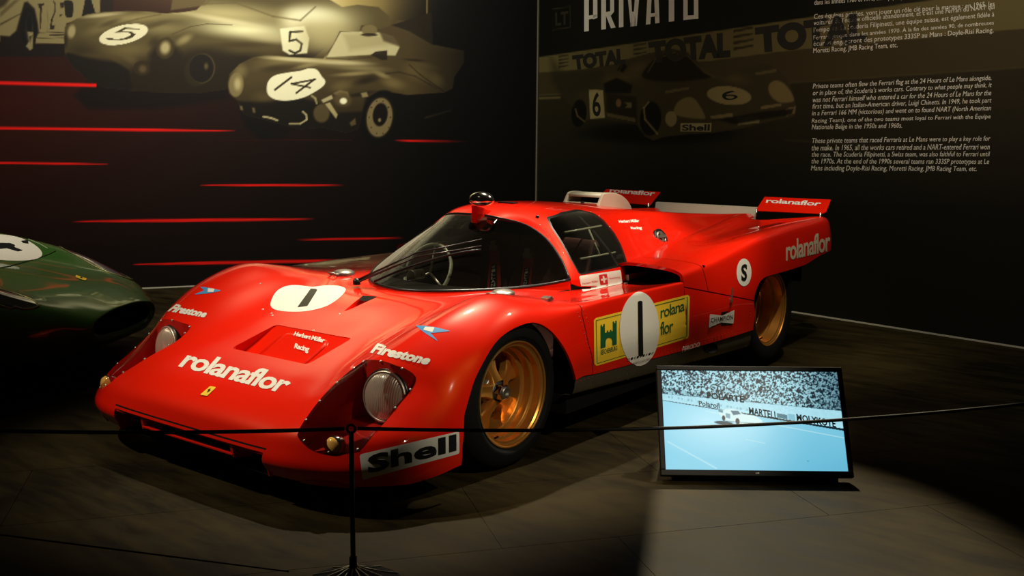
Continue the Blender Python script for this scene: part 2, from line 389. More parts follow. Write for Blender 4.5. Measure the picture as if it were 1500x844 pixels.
# lamp recesses
LMP = hits([(532,529.3),(544,527.5),(573,533),(594.7,540.8),(606.7,549),(609.3,557.5),(602.7,570.7),(586,591),(560,622),(530,657),(508,664),(488,668),(455,659),(436,640),(441,624),(466.7,588),(501,553)], ftree)
LMP = spoly(LMP[:, :2], 4)
(LV, LF), (V, F) = clip(V, F, sdf(xy(V), LMP))
# small bonnet vent
VNT = hits([(497.5,462),(532,433),(555,434.5)], ftree)[:, :2]
(NV_, NF_), (V, F) = clip(V, F, sdf(V[:, :2], VNT))
# door cut line
DS = hits([(846,446),(852,460),(861.6,503),(869,534)], ftree)[:, 1:]
def fdoor(V):
    z = np.clip(V[:, 2], DS[:, 1].min(), DS[:, 1].max()); y0 = np.interp(z, DS[::-1, 1], DS[::-1, 0])
    return V[:, 1]-y0
SEAMS = []
def seam(V, F, fs, w=.0030, depth=.006):
    """cut a narrow groove along fs == 0; returns (below, above)"""
    lo, hi = clip(V, F, fs(V)+w); band, hi = clip(hi[0], hi[1], fs(hi[0])-w)
    if len(band[1]): SEAMS.append((band[0]-vnorm(*band)*.0015, band[1]))
    return lo, hi
(nV, nF), (dV, dF) = seam(V, F, fdoor)
# crease above the air opening
def fx(V): return np.where(V[:, 1] < -.8, 1.0, -1.0)
(cIn, cOut) = clip(nV, nF, np.maximum(np.abs(nV[:, 0])-.48, nV[:, 1]+.82))
lo, hi = clip(cIn[0], cIn[1], cIn[0][:, 2]-.2062); band, hi = clip(hi[0], hi[1], hi[0][:, 2]-.2120)
SEAMS.append((band[0]-vnorm(*band)*.0015, band[1])); nV, nF = weld(*join(lo, hi, cOut))
def inward(V, F, d):
    n = vnorm(V, F); B = bound(F); VV = [v for v in V]; FF = []; mp = {}; mq = {}
    for a, b in B:                      # edge band with its own vertices so that the rim stays crisp
        for i in (a, b):
            if i not in mp: mp[i] = len(VV); VV.append(V[i]); mq[i] = len(VV); VV.append(V[i]-n[i]*d)
        FF.append((mp[b], mp[a], mq[a], mq[b]))
    return np.array(VV), list(F)+FF
body = mesh('front_bodywork', *inward(nV, nF, .012), RED, CAR)
(lV, lF), (rV, rF) = clip(dV, dF, -dV[:, 0])
mesh('door', *inward(lV, lF, .010), RED, CAR); mesh('door', *inward(rV, rF, .010), RED, CAR)
# outlet tub
zs = lambda x, y: ftree.ray_cast(Vector((x, y, 2)), Vector((0, 0, -1)))[0][2]
def tub():
    X = np.linspace(-.243, .243, 13); Y = np.linspace(-.232, -.478, 13); G = []
    for y in Y:
        t = (-.232-y)/.246
        G.append([(x, y, zs(x, -.232)-.002-.140*t*(1-.12*t)) for x in X])
    V, F = grid(np.array(G)); return V, F
tV, tF = tub(); tF = [tuple(reversed(f)) for f in tF]
mesh('outlet_floor', tV, tF, RED, CAR)
wV, wF = [], []
for sx in (-1, 1):
    k0 = len(wV)
    for i, y in enumerate(np.linspace(-.232, -.478, 13)):
        t = (-.232-y)/.246; wV += [(sx*.243, y, zs(sx*.243, y)-.001), (sx*.243, y, zs(0, -.232)-.004-.140*t*(1-.12*t))]
    for i in range(12):
        a = k0+2*i; wF.append((a, a+1, a+3, a+2) if sx < 0 else (a, a+2, a+3, a+1))
k0 = len(wV)
for x in np.linspace(-.243, .243, 9): wV += [(x, -.478, zs(x, -.478)-.001), (x, -.478, .28)]
for i in range(8): a = k0+2*i; wF.append((a, a+1, a+3, a+2))
mesh('outlet_wall', wV, wF, RED, CAR, smooth=False)
# raised lid on the outlet floor, with bolts
tubt = bvh(tV, tF)
def domes(pts, nrm, r, hgt=.4, n=6):
    V, F = [], []
    for p, nn in zip(pts, nrm):
        nn = Vector(nn).normalized(); a = nn.orthogonal().normalized(); b = nn.cross(a); k = len(V); p = Vector(p)
        for rr_, hh in ((1, 0), (.7, hgt*.8)):
            for i in range(n):
                t = 2*math.pi*i/n; V.append(tuple(p+(a*math.cos(t)+b*math.sin(t))*r*rr_+nn*r*hh))
        V.append(tuple(p+nn*r*hgt))
        for i in range(n):
            j = (i+1) % n; F += [(k+i, k+j, k+n+j, k+n+i), (k+n+i, k+n+j, k+2*n)]
    return np.array(V), F
def spread(name, px, r, material, parent, tree=None, hgt=.4, stuff=True):
    P, N = [], []
    for q in px:
        d = Vector(pray(*q)).normalized(); h = (tree or TREE).ray_cast(Vector(CAMP), d)
        if h[0] is None: continue
        n = h[1] if h[1].dot(d) < 0 else -h[1]; P.append(h[0]); N.append(n)
    if not P: return None
    o = mesh(name, *domes(P, N, r, hgt), material, parent)
    if stuff and len(P) > 3: o['kind'] = 'stuff'
    return o
# ---- decals: flat print laid on the surface
def lay(V, F, tree, off):
    d0 = []; out = []; ok = []
    for v in V:
        d = Vector(pray(v[0], v[1])).normalized(); h = tree.ray_cast(Vector(CAMP), d)
        if h[0] is None: out.append((0, 0, 0)); ok.append(False); continue
        n = h[1] if h[1].dot(d) < 0 else -h[1]
        out.append(tuple(h[0]+n*off)); ok.append(True)
    F = [f for f in F if all(ok[i] for i in f)]
    used = sorted({i for f in F for i in f}); mp = {u: k for k, u in enumerate(used)}
    return np.array([out[u] for u in used]), [tuple(mp[i] for i in f) for f in F]
def patch(name, poly, material, parent, tree=None, off=.0012, step=2.2, smooth_poly=False):
    poly = spoly(poly, 5) if smooth_poly else np.array(poly, float)
    lo, hi = poly.min(0)-1, poly.max(0)+1
    nx, ny = max(4, int((hi[0]-lo[0])/step)), max(4, int((hi[1]-lo[1])/step))
    gx_, gy_ = np.meshgrid(np.linspace(lo[0], hi[0], nx), np.linspace(lo[1], hi[1], ny))
    V, F = grid(np.stack([gx_, gy_, gx_*0], -1))
    (V, F), _ = clip(V, F, sdf(V[:, :2], poly))
    V, F = lay(V, F, tree or TREE, off)
    o = mesh(name, V, [tuple(reversed(f)) for f in F], material, parent); return o
TXT = {}
def text_mesh(txt, bold=0.0, spacing=1.0, res=3, shear=0.0, sub=0.0):
    key = (txt, bold, spacing, res, shear, sub)
    if key in TXT: return TXT[key]
    c = bpy.data.curves.new('lettering', 'FONT'); c.body = txt; c.offset = bold; c.space_character = spacing; c.resolution_u = res; c.shear = shear
    c.space_line = 1.0
    o = bpy.data.objects.new('lettering', c); COL.objects.link(o); bpy.context.view_layer.update()
    dg = bpy.context.evaluated_depsgraph_get(); me = bpy.data.meshes.new_from_object(o.evaluated_get(dg))
    bm = bmesh.new(); bm.from_mesh(me); bmesh.ops.remove_doubles(bm, verts=bm.verts, dist=1e-5); bmesh.ops.triangulate(bm, faces=bm.faces[:])
    if sub:
        for _ in range(4):
            L_ = [e for e in bm.edges if e.calc_length() > sub]
            if not L_: break
            bmesh.ops.subdivide_edges(bm, edges=L_, cuts=1); bmesh.ops.triangulate(bm, faces=bm.faces[:])
    V = np.array([v.co[:] for v in bm.verts]); F = [tuple(v.index for v in f.verts) for f in bm.faces]
    bm.free(); bpy.data.objects.remove(o); bpy.data.curves.remove(c); bpy.data.meshes.remove(me)
    if len(V):
        lo, hi = V.min(0), V.max(0); asp = (hi[0]-lo[0])/(hi[1]-lo[1]); V[:, 0] = (V[:, 0]-lo[0])/(hi[0]-lo[0]); V[:, 1] = (V[:, 1]-lo[1])/(hi[1]-lo[1])
    TXT[key] = (V, F); return V, F
def quadmap(V, q):                  # unit square -> quad TL, TR, BR, BL
    TL, TR, BR, BL = [np.array(p, float) for p in q]; u, v = V[:, :1], V[:, 1:2]
    return (1-u)*v*TL+u*v*TR+u*(1-v)*BR+(1-u)*(1-v)*BL
def words(name, txt, q, material, parent, tree=None, bold=.0, spacing=1.0, off=.002, sub=.12, res=3):
    V, F = text_mesh(txt, bold, spacing, res, 0, sub); p = quadmap(V, q)
    V2, F2 = lay(np.c_[p, p[:, 0]*0], F, tree or TREE, off)
    return mesh(name, V2, F2, material, parent, smooth=False)
#@@
cleftT, cwidthT = None, None
mesh('outlet_lid', *(lambda VF: lip(VF[0]+np.array([0, 0, .004]), VF[1], (0, 0, -.006)))(clip(tV, tF, np.maximum(np.abs(tV[:, 0])-.150, np.abs(tV[:, 1]+.350)-.085))[0]), RED, CAR)
words('lettering', 'Herbert Müller', P_([(1176,478),(1342,516),(1332,541),(1165,500)], 3.75, 120, 360), WHT, CAR, tubt, bold=.03, spacing=.9, off=.007)
words('lettering', 'Racing', P_([(1176,543),(1256,562),(1244,600),(1166,578)], 3.75, 120, 360), WHT, CAR, tubt, bold=.03, spacing=.9, off=.007)
# lamp recess tubs, lamps and clear covers
def lamp_side(sx):
    m_ = LV[:, 0]*sx > 0
    keep = [f for f in LF if all(m_[i] for i in f)]
    used = sorted({i for f in keep for i in f}); mp = {u: k for k, u in enumerate(used)}
    V = LV[used]; F = [tuple(mp[i] for i in f) for f in keep]
    fl = V.copy(); fl[:, 2] = np.minimum(V[:, 2]-.006, .205+.13*(V[:, 1]+.85))
    VV, FF = lip(fl, F, V-fl)
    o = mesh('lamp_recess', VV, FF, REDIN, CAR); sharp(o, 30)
    n = vnorm(V, F)
    cov = mesh('lamp_cover', V+n*.001, F, COVG, CAR)
    R_, N_ = [], []; last = None; c = LMP.mean(0)
    for q in LMP:
        q = c+(q-c)*.975; h = ftree.ray_cast(Vector((sx*q[0], q[1], 2)), Vector((0, 0, -1)))
        if h[0] is not None and (last is None or (h[0]-last).length > .09): last = h[0]; R_.append(h[0]+h[1]*.001); N_.append(h[1])
    rv = mesh('rivet', *domes(R_, N_, .0055, .5), STEEL, cov); rv['kind'] = 'stuff'
    # headlamp: chrome shell, domed lens
    L = Vector((sx*.688, -.490, .358)); R0 = .092
    M = Matrix.Translation(L) @ Matrix.Rotation(sx*math.radians(8), 4, 'Z') @ Matrix.Rotation(math.radians(-8), 4, 'X')
    hb = mesh('headlamp', *xf(lathe([(.10, .02), (.08, .055), (.03, .088), (.0, .097), (-.012, .097), (-.016, .090), (-.004, .086), (.03, .07), (.055, .03), (.058, 0)], 'y', 40), M), REFL, CAR)
    mesh('lens', *xf(lathe([(-.012, .089), (-.022, .078), (-.033, .055), (-.040, .028), (-.042, .0)], 'y', 40), M), LENS, hb)
    mesh('bulb', *xf(lathe([(.05, .008), (.02, .012), (.005, .010), (-.002, .0)], 'y', 12), M), GLOW0, hb)
    mesh('mounting_ring', *xf(lathe([(.02, .097), (.02, .104), (-.006, .104), (-.006, .097)], 'y', 40, True), M), BLKP, hb)
    # small side lamp low in the recess
    S_ = Vector((sx*.715, -.780, .238))
    sl = mesh('side_lamp', *xf(lathe([(.03, .036), (.0, .040), (-.004, .036)], 'y', 20), Matrix.Translation(S_)), CHR, CAR)
    mesh('lens', *xf(lathe([(-.003, .037), (-.014, .032), (-.022, .016), (-.024, 0)], 'y', 20), Matrix.Translation(S_)), AMB, sl)
def lens_mat(name, col, fac):
    m_ = glass(name, (.95, .9, .8), 1.5, .05); nt = m_.node_tree; out = nt.nodes['Material Output']; mx = nt.nodes['Mix Shader']
    b = nt.nodes.new('ShaderNodeBsdfPrincipled'); b.inputs['Base Color'].default_value = (*col, 1); b.inputs['Roughness'].default_value = .25; b.inputs['Metallic'].default_value = .25
    tc = nt.nodes.new('ShaderNodeTexCoord'); w = nt.nodes.new('ShaderNodeTexWave'); w.inputs['Scale'].default_value = 38; w.inputs['Distortion'].default_value = 1.5
    bp = nt.nodes.new('ShaderNodeBump'); bp.inputs['Strength'].default_value = .5; bp.inputs['Distance'].default_value = .003
    nt.links.new(tc.outputs['Object'], w.inputs['Vector']); nt.links.new(w.outputs['Fac'], bp.inputs['Height']); nt.links.new(bp.outputs[0], b.inputs['Normal'])
    m2 = nt.nodes.new('ShaderNodeMixShader'); m2.inputs[0].default_value = fac; nt.links.new(mx.outputs[0], m2.inputs[1]); nt.links.new(b.outputs[0], m2.inputs[2]); nt.links.new(m2.outputs[0], out.inputs[0]); return m_
LENS = lens_mat('lamp_glass', (.95, .86, .70), .6)
REFL = mat('lamp_reflector', (.80, .72, .60), .38, .8, bump=.3, bscale=40)
AMB = mat('amber_lens', (.85, .45, .10), .1, 0, 1)
GLOW0 = mat('bulb_glass', (.8, .75, .6), .1)
lamp_side(1); lamp_side(-1)
# bonnet vent wedge
n_ = NV_.copy(); tipy = VNT[0]
dist = np.clip((n_[:, 1]-VNT[0][1])/max(1e-3, (VNT[1][1]-VNT[0][1])), 0, 1); n_[:, 2] -= .004+.035*dist
mesh('bonnet_vent', *lip(n_, NF_, NV_-n_), RED, CAR, smooth=False)
patch('vent_mouth', [(531,433.5),(553,434.8),(537,441.5),(526,440.5)], BLK, CAR, off=.001, step=1.2)
# nose inner: radiator box, posts, lower bar, mesh
V, F = box(-.468, .468, -.80, -.45, .085, .20); mesh('nose_duct', V, F, BLK, CAR, smooth=False)
for sx in (-1, 1):
    V, F = prism([(-.893,.200),(-.80,.200),(-.80,.125),(-.884,.140)], sx*.287-.009, sx*.287+.009, 'yz'); V = V[:, [0, 1, 2]]
    bevel(mesh('nose_post', V, F, RED, CAR, smooth=False), .002)
bevel(mesh('nose_bar', *box(-.29, .29, -.888, -.868, .146, .156), RED, CAR, smooth=False), .003)
V, F = lip(*grid(np.array([[(x, y, z) for x in np.linspace(-.472, .472, 9)] for y, z in ((-.890,.198),(-.80,.198))])), (0, 0, -.012)); mesh('nose_lip', V, F, RED, CAR)
for sx in (-1, 1):
    mesh('nose_cheek', *prism([(-.893,.19),(-.78,.19),(-.78,.09),(-.872,.105)], sx*.474, sx*.48, 'yz'), RED, CAR, smooth=False)
mesh('splitter', *prism([(-.47,-.855),(.47,-.855),(.47,-.6),(-.47,-.6)], .098, .104, 'xy'), BLK, CAR, smooth=False)
# ------------------------------------------------------------------ rear shell
V, F = REAR
s = sdf(yz(V), ARR); s = np.where(np.abs(V[:, 0]) < .80, np.maximum(s, .05), s); _, (V, F) = clip(V, F, s)
inner = [(0,1.2)]+[(.585,1.2),(.585,1.40),(.56,1.60),(.52,1.90),(.50,2.10),(.465,2.40),(.42,2.90),(.365,3.33),(.365,3.4),(0,3.4)]
_, (V, F) = clip(V, F, sdf(xy(V), inner))
well = [(.36,3.03),(.62,3.06),(.80,3.12),(.865,3.25),(.868,3.40),(.36,3.40)]
s = np.where(V[:, 2] > .70, sdf(xy(V), well), .05); _, (V, F) = clip(V, F, s)
HS = hits([(1001,413),(1037,427),(1070,434.5),(1103,440)], rtree)[:, 1:]
HK = np.polyfit(HS[:, 0], HS[:, 1], 1)
def fh(V): return np.where((np.abs(V[:, 0]) > .93) & (V[:, 1] < 2.2), V[:, 2]-np.polyval(HK, V[:, 1]), .5)
(loV, loF), (hiV, hiF) = seam(V, F, fh)
def fv(V): return np.where((V[:, 2] > .3), V[:, 1]-(1.50+(.62-V[:, 2])*.3*(V[:, 2] < .7)), .5)
(paV, paF), (pbV, pbF) = seam(hiV, hiF, fv)
mesh('rear_bodywork', *inward(pbV, pbF, .010), RED, CAR)
for sgn in (1, -1):
    (a, b), _ = clip(paV, paF, -sgn*paV[:, 0]); mesh('intake_cowl', *inward(a, b, .016), RED, CAR)
    (a, b), _ = clip(loV, loF, -sgn*loV[:, 0]); mesh('side_panel', *inward(a, b, .010), RED, CAR)
    # intake throat
    thr = [[(sgn*x, y, z) for x, z in ((.63,.598),(.955,.612),(.955,.645),(.935,.655),(.87,.668),(.75,.676),(.63,.680),(.63,.598))] for y in (1.285, 1.50)]
    V2, F2 = grid(np.array(thr)); mesh('intake_throat', V2, F2, BLK, CAR)
    mesh('intake_throat_end', *box(min(sgn*.60, sgn*.96), max(sgn*.60, sgn*.96), 1.5, 1.51, .55, .68), BLK, CAR, smooth=False)
    mesh('intake_floor', *box(min(sgn*.59, sgn*.95), max(sgn*.59, sgn*.95), 1.26, 1.52, .575, .597), BLK, CAR, smooth=False)
    # aluminium sill
    Y = np.linspace(.35, 2.08, 40); G = []
    for y in Y:
        zt = np.interp(y, [.35, 1.28, 2.09], [.312, .281, .266]); zb = np.interp(y, [.35, 1.28, 2.09], [.238, .195, .165])
        G.append([(sgn*.966, y, zt+.004), (sgn*.968, y, zt-.006), (sgn*.966, y, (zt+zb)/2), (sgn*.958, y, zb+.01), (sgn*.945, y, zb), (sgn*.90, y, zb-.006)])
    V2, F2 = grid(np.array(G)); sl = mesh('sill_panel', V2, F2, ALU, CAR)
    mesh('floor_side', *box(min(sgn*.5, sgn*.905), max(sgn*.5, sgn*.905), .38, 2.04, .14, .22), BLK, CAR, smooth=False)
# inner walls, liners, underbody
for sgn in (1, -1):
    for (y, r, z, x0, x1) in ((-.02, .345, .27, .66, .86), (2.42, .40, .30, .55, .88)):
        V2, F2 = lathe([(x0, 0), (x0, r), (x1, r)], 'x', 40); V2 = V2+np.array([0, y, z]); V2[:, 0] *= sgn; _, (V2, F2) = clip(V2, F2, V2[:, 2]-.13); mesh('wheel_well', V2, F2, BLK, CAR)
mesh('floor_pan', *box(-.60, .60, -.80, 3.2, .105, .135), BLK, CAR, smooth=False)
mesh('tail_panel', *box(-.85, .85, 3.03, 3.05, .42, .745), BLK, CAR, smooth=False)
bk = [(x*.93, z-.02) for x, z in ((.60,.14),(.615,.655),(.53,.76),(.43,.85),(.335,.918),(.23,.951),(.12,.965))]
mesh('bulkhead', *prism([(x, z) for x, z in bk]+[(-x, z) for x, z in bk[::-1]], 1.33, 1.35, 'xz'), BLK, CAR, smooth=False)
GV, GF = join(*[g for g in SEAMS if len(g[1])]); mesh('panel_gap', GV, GF, BLK, CAR)['kind'] = 'stuff'
# ------------------------------------------------------------------ cabin
V, F = CAB
DW = hits([(804,320.5),(826,313.5),(850,309),(871,314),(884,323.5),(898,340),(908,358),(914,374),(917.5,386.5),(884,393.5),(849,400.5),(838,381),(823,353),(810,333)], ctree)
DWP = DW[:, 1:]
s = sdf(yz(V), DWP); s = np.where(np.abs(V[:, 0]) < .2, .05, s)
(gV, gF), (V, F) = clip(V, F, s)
(rimV, rimF), (V, F) = clip(V, F, np.where(np.abs(V[:, 0]) < .2, .05, sdf(yz(V), DWP)-.008))
mesh('cabin_shell', *inward(V, F, .012), RED, CAR)
for sgn in (1, -1):
    (a, b), _ = clip(rimV, rimF, -sgn*rimV[:, 0]); mesh('window_seal', a, b, BLKP, CAR)
for sgn in (1, -1):
    (a, b), _ = clip(gV, gF, -sgn*gV[:, 0]); w = mesh('door_window', a, b, GLS, CAR)
wv, wf = WS
ws = mesh('windscreen', wv, wf, GLS, CAR)
edge = [p+np.array([0, 0, .0]) for p in Ac]; full = [np.array([-p[0], p[1], p[2]]) for p in Ac[::-1]][:-1]+edge
mesh('windscreen_seal', *tube([tuple(p) for p in full[::2]], .006, 6), BLKP, CAR)
full = [np.array([-p[0], p[1], p[2]]) for p in Bc[::-1]][:-1]+list(Bc)
mesh('cowl_seal', *tube([tuple(p) for p in full[::2]], .008, 6), BLKP, CAR)

# short upstand between the cowl and the foot of the windscreen
for sgn in (1, -1):
    G = []
    for k in range(4):
        row = []
        for j in range(NC):
            p = Bc[j]; q = Bc[min(j+1, NC-1)]-Bc[max(j-1, 0)]; n = np.array([q[1], -q[0], 0]); n = n/np.linalg.norm(n)
            e = p+n*.012; h = ftree.ray_cast(Vector((e[0], e[1], 2)), Vector((0, 0, -1))); zb = min(h[0][2], p[2])-.002
            t = k/3; row.append((sgn*(p[0]*(1-t)+e[0]*t), p[1]*(1-t)+e[1]*t, p[2]*(1-t)+zb*t))
        G.append(row)
    mesh('cowl_upstand', *grid(np.array(G)), RED, CAR)
# survey surface for print: body, cabin, sill
# ------------------------------------------------------------------ wheels
TREAD = mat('tyre_tread', (.010, .009, .008), .85, bump=.3, bscale=50)
def wheel(xo, y, rt, w, front, sgn):
    g = bpy.data.objects.new('wheel', None); COL.objects.link(g); g.parent = CAR; g.location = (sgn*xo, y, rt); g.scale = (1, 1, 1)
    if sgn < 0: g.rotation_euler = (0, 0, math.pi)
    s = .028
    tp = [(-w, .215), (-w, .235), (-w+.01, rt-.04), (-w+.03, rt-.008), (-w+.05, rt), (-.045, rt), (-.02, rt-.008), (0.004, rt-.035), (.012, rt-.07), (.006, .228), (-.004, .212)]
    V, F = lathe([tuple(p) for p in cr(np.array(tp), 3)], 'x', 72); mesh('tyre', V, [tuple(reversed(f)) for f in F], RUB, g)
    if front: rp = [(-.002,.207),(.003,.210),(.003,.215),(-.003,.215),(-.006,.205),(-.012,.199),(-.014,.192),(-.042,.190),(-.047,.181),(-.050,.179),(-.082,.177),(-.088,.164),(-.092,.161),(-.125,.158),(-w+.03,.158),(-w,.20)]
    else: rp = [(-.002,.207),(.003,.210),(.003,.215),(-.003,.215),(-.006,.205),(-.012,.199),(-.014,.192),(-.060,.189),(-.067,.178),(-.070,.176),(-.125,.172),(-.132,.156),(-.137,.153),(-.21,.150),(-w+.03,.150),(-w,.20)]
    V, F = lathe(rp, 'x', 72); sharp(mesh('rim', V, [tuple(reversed(f)) for f in F], GOLD, g), 25)
    hx = -.105 if front else -.205
    # five flared spokes
    for k in range(5):
        a0 = 2*math.pi*k/5+math.radians(100)
        G = []
        for t in np.linspace(0, 1, 9):
            r = .040+(.158-.040)*t; hw = .034-.010*math.sin(math.pi*min(1, t*1.3))+.030*t**3; xx = hx+.028*(1-t)**1.5-.012*t
            row = []
            for u, dx in ((-1, -.030), (-1, 0), (-.75, .006), (-.3, .001), (0, 0), (.3, .001), (.75, .006), (1, 0), (1, -.030)):
                row.append((xx+dx, r*math.cos(a0)-u*hw*math.sin(a0), r*math.sin(a0)+u*hw*math.cos(a0)))
            G.append(row)
        V, F = grid(np.array(G)); sharp(mesh('spoke', V, F, GOLD, g), 50)
    V, F = lathe([(hx-.03,.064),(hx+.008,.064),(hx+.012,.058),(hx+.010,.048),(hx+.024,.044),(hx+.026,.0)], 'x', 40); mesh('hub', V, [tuple(reversed(f)) for f in F], STEEL, g)
    hn = prism([(.034*math.cos(math.radians(60*k)), .034*math.sin(math.radians(60*k))) for k in range(6)], hx+.02, hx+.062, 'yz')
    o = bevel(mesh('hub_nut', *hn, CHR, g, smooth=False), .004, 3)
    V, F = lathe([(hx+.060,.026),(hx+.070,.024),(hx+.072,.014),(hx+.055,.010),(hx+.055,0)], 'x', 24); mesh('nut_cap', V, [tuple(reversed(f)) for f in F], STEEL, g)
    V, F = lathe([(-w+.06,.140),(-w+.09,.140),(-w+.09,.02)], 'x', 40); mesh('brake_disc', V, [tuple(reversed(f)) for f in F], STEEL, g)
    v = tube([(-.02, .188*math.cos(-2.1), .188*math.sin(-2.1)), (-.005, .178*math.cos(-2.1), .178*math.sin(-2.1))], .004, 6); mesh('valve', *v, BLK, g)
    return g
WH = [wheel(.912, 0, .305, .29, True, 1), wheel(.912, 0, .305, .29, True, -1), wheel(.938, 2.4, .335, .40, False, 1), wheel(.938, 2.4, .335, .40, False, -1)]
# ------------------------------------------------------------------ roof mirror, snorkel, caps, wipers, flaps
ws_tree = bvh(*WS)
mb = hit(700, 321, ws_tree); mb = Vector((mb[0], mb[1]+.01, mb[2]+.01))
fin = [(-.040,-.030),(-.040,.060),(.06,.032),(.16,.012),(.16,.0)]
V, F = prism([(mb.y+a, mb.z+b) for a, b in fin], mb.x-.020, mb.x+.020, 'yz'); mo = bevel(mesh('mirror_fin', V, F, RED, CAR, smooth=False), .007, 3)
sp = []
for i, t in enumerate(np.linspace(0, math.pi, 17)): sp.append((-.045*math.cos(t), .001+math.sin(t)**.8*.040))
V, F = lathe(sp, 'y', 32); V[:, 0] *= 1.75; V[:, 2] *= np.where(V[:, 2] > 0, 1.05, .75)
V = V+np.array([mb.x+.025, mb.y-.012, mb.z+.086]); mesh('mirror_shell', V, F, CHR, CAR)
mesh('mirror_vent', *xf(box(-.05, .05, -.022, .022, -.004, .004), Matrix.Translation((.02, 1.10, .969))), BLK, CAR, smooth=False)
# snorkel on the roof
prof = [(1.80,.915),(1.85,.982),(1.875,.992),(1.93,.993),(2.00,.986),(2.07,.966),(2.13,.933),(2.175,.885),(2.19,.82),(1.80,.82)]
prof2 = [tuple(p) for p in cr(np.array(prof[:9]), 4)]+[(2.19,.80),(1.80,.80)]
for sgn in (1, -1):
    bevel(mesh('snorkel_cheek', *prism(prof2, sgn*.118-.009, sgn*.118+.009, 'yz'), IVO, CAR, smooth=False), .005, 2, 50)
top = [(1.846,.978),(1.875,.990),(1.93,.991),(2.00,.984),(2.07,.964),(2.13,.931),(2.172,.885),(2.186,.82)]
G = np.array([[(x, y, z) for x in (-.115, .115)] for y, z in cr(np.array(top), 4)]); V, F = grid(G); V, F = lip(V, F, (0, 0, -.012)); mesh('snorkel_top', V, F, IVO, CAR)
mesh('snorkel_throat', *box(-.11, .11, 1.98, 1.99, .84, .97), BLK, CAR, smooth=False)
mesh('snorkel_floor', *prism([(-.118, 1.80), (.118, 1.80), (.118, 1.9), (-.118, 1.9)], .915, .935, 'xy'), IVO, CAR, smooth=False)
mesh('bonnet_pin', *domes([(.02, 1.80, .935)], [(0, 0, 1)], .012, .8, 10), BLK, CAR)
# fillers at the foot of the windscreen
for sgn in (1, -1):
    c = np.array([sgn*.515, .43, .600]); pr_ = [(0, .052), (.012, .053), (.018, .050), (.026, .036), (.030, .018), (.031, 0)]
    V, F = lathe(pr_, 'z', 32); V[:, 1] *= 1.15; o = mesh('filler_cap', V+c+np.array([0, 0, .008]), F, STEEL, CAR)
    mesh('hinge', *tube([c+(-.02, -.055, .01), c+(-.02, -.085, .028), c+(.02, -.085, .028), c+(.02, -.055, .01)], .005, 6), STEEL, CAR)
# wipers: two parallel arms with blade
pv = Vector((-.245, .262, .612)); pe = Vector((.27, .60, .825))
for k, off in enumerate((0, .03)):
    a = pv+Vector((off, -off*.4, .012)); b = pe+Vector((off*.3, -.02-off*.4, .010-off)); mesh('wiper_arm', *tube([a, a.lerp(b, .5)+Vector((0, -.02, .035)), b], [.006, .004, .003], 6), BLKP, CAR)
a, b = Vector((-.20, .275, .625)), Vector((.30, .64, .872))
pts = []
for t in np.linspace(.10, .98, 12):
    p = pv.lerp(pe, t)
    h = ws_tree.find_nearest(p); pts.append(h[0]+(h[1] if h[1].y < 0 or h[1].z > 0 else -h[1])*.014)
mesh('wiper_blade', *tube(pts, .0055, 6), BLKP, CAR)
mesh('wiper_pivot', *xf(lathe([(0, .018), (.02, .018), (.03, .010), (.032, 0)], 'z', 16), Matrix.Translation(pv-Vector((0, 0, .008)))), BLKP, CAR)
# tail flaps
def slab(p, t, n):
    p = [Vector(q) for q in p]; n = Vector(n).normalized()*t; V = [tuple(q) for q in p]+[tuple(q-n) for q in p]; m_ = len(p)
    return np.array(V), [tuple(range(m_)), tuple(range(2*m_-1, m_-1, -1))]+[((i+1) % m_, i, i+m_, (i+1) % m_+m_) for i in range(m_)]
for sgn in (1, -1):
    q = [(.405,3.305,.828),(.860,3.300,.832),(.880,3.335,.845),(.866,3.443,.917),(.402,3.449,.915)]
    q = [(sgn*a, b, c) for a, b, c in q]
    if sgn < 0: q = q[::-1]
    bevel(mesh('tail_flap', *slab(q, .008, (0, -.5, .8)), REDV if 0 else RED, CAR, smooth=False), .002)
    for xx in (.415, .855):
        mesh('flap_bracket', *tube([(sgn*xx, 3.31, .74), (sgn*xx, 3.30, .838)], .006, 6), CHR, CAR)
bevel(mesh('cross_spoiler', *slab([(-.392,3.335,.735),(.392,3.335,.735),(.392,3.365,.842),(-.392,3.365,.842)], .006, (0, -1, .2)), IVO, CAR, smooth=False), .002)
mesh('cross_flange', *slab([(-.392,3.365,.842),(.392,3.365,.842),(.392,3.39,.846),(-.392,3.39,.846)], .004, (0, 0, 1)), IVO, CAR, smooth=False)
mesh('engine_hatch', *slab([(-.30,2.45,.838),(.30,2.45,.838),(.30,2.95,.802),(-.30,2.95,.802)], .012, (0, 0, 1)), IVO, CAR, smooth=False)
# fuel cap on the flank
h = hit(967.5, 348, ctree); nrm = Vector((.8, -.1, .45)).normalized(); M = Matrix.Translation(h) @ nrm.to_track_quat('Z', 'Y').to_matrix().to_4x4()
fc = mesh('fuel_cap', *xf(lathe([(-.01,.052),(.006,.052),(.010,.046),(.004,.040),(.004,.0)], 'z', 28), M), BLKP, CAR)
mesh('cap_lever', *xf(join(box(-.032, .032, -.008, .008, .005, .018), box(-.010, .010, -.03, .03, .005, .014)), M), STEEL, fc, smooth=False)
mesh('cap_ring', *xf(lathe([(.004,.036),(.012,.034),(.012,.028),(.004,.026)], 'z', 24), M), STEEL, fc)
# sliding pane rails behind the door windows
for sgn in (1, -1):
    T = [on_plane(831, 341, 0, .43), on_plane(886, 331, 0, .40), on_plane(854, 380, 0, .53), on_plane(906, 370, 0, .51), on_plane(866, 337, 0, .42), on_plane(882, 374, 0, .52)]
    T = [np.array([sgn*(p[0]-.015), p[1], p[2]]) for p in T]
    for a, b in ((0, 1), (2, 3), (4, 5)): mesh('window_rail', *tube([T[a], T[b]], .006, 6), RAIL, CAR)
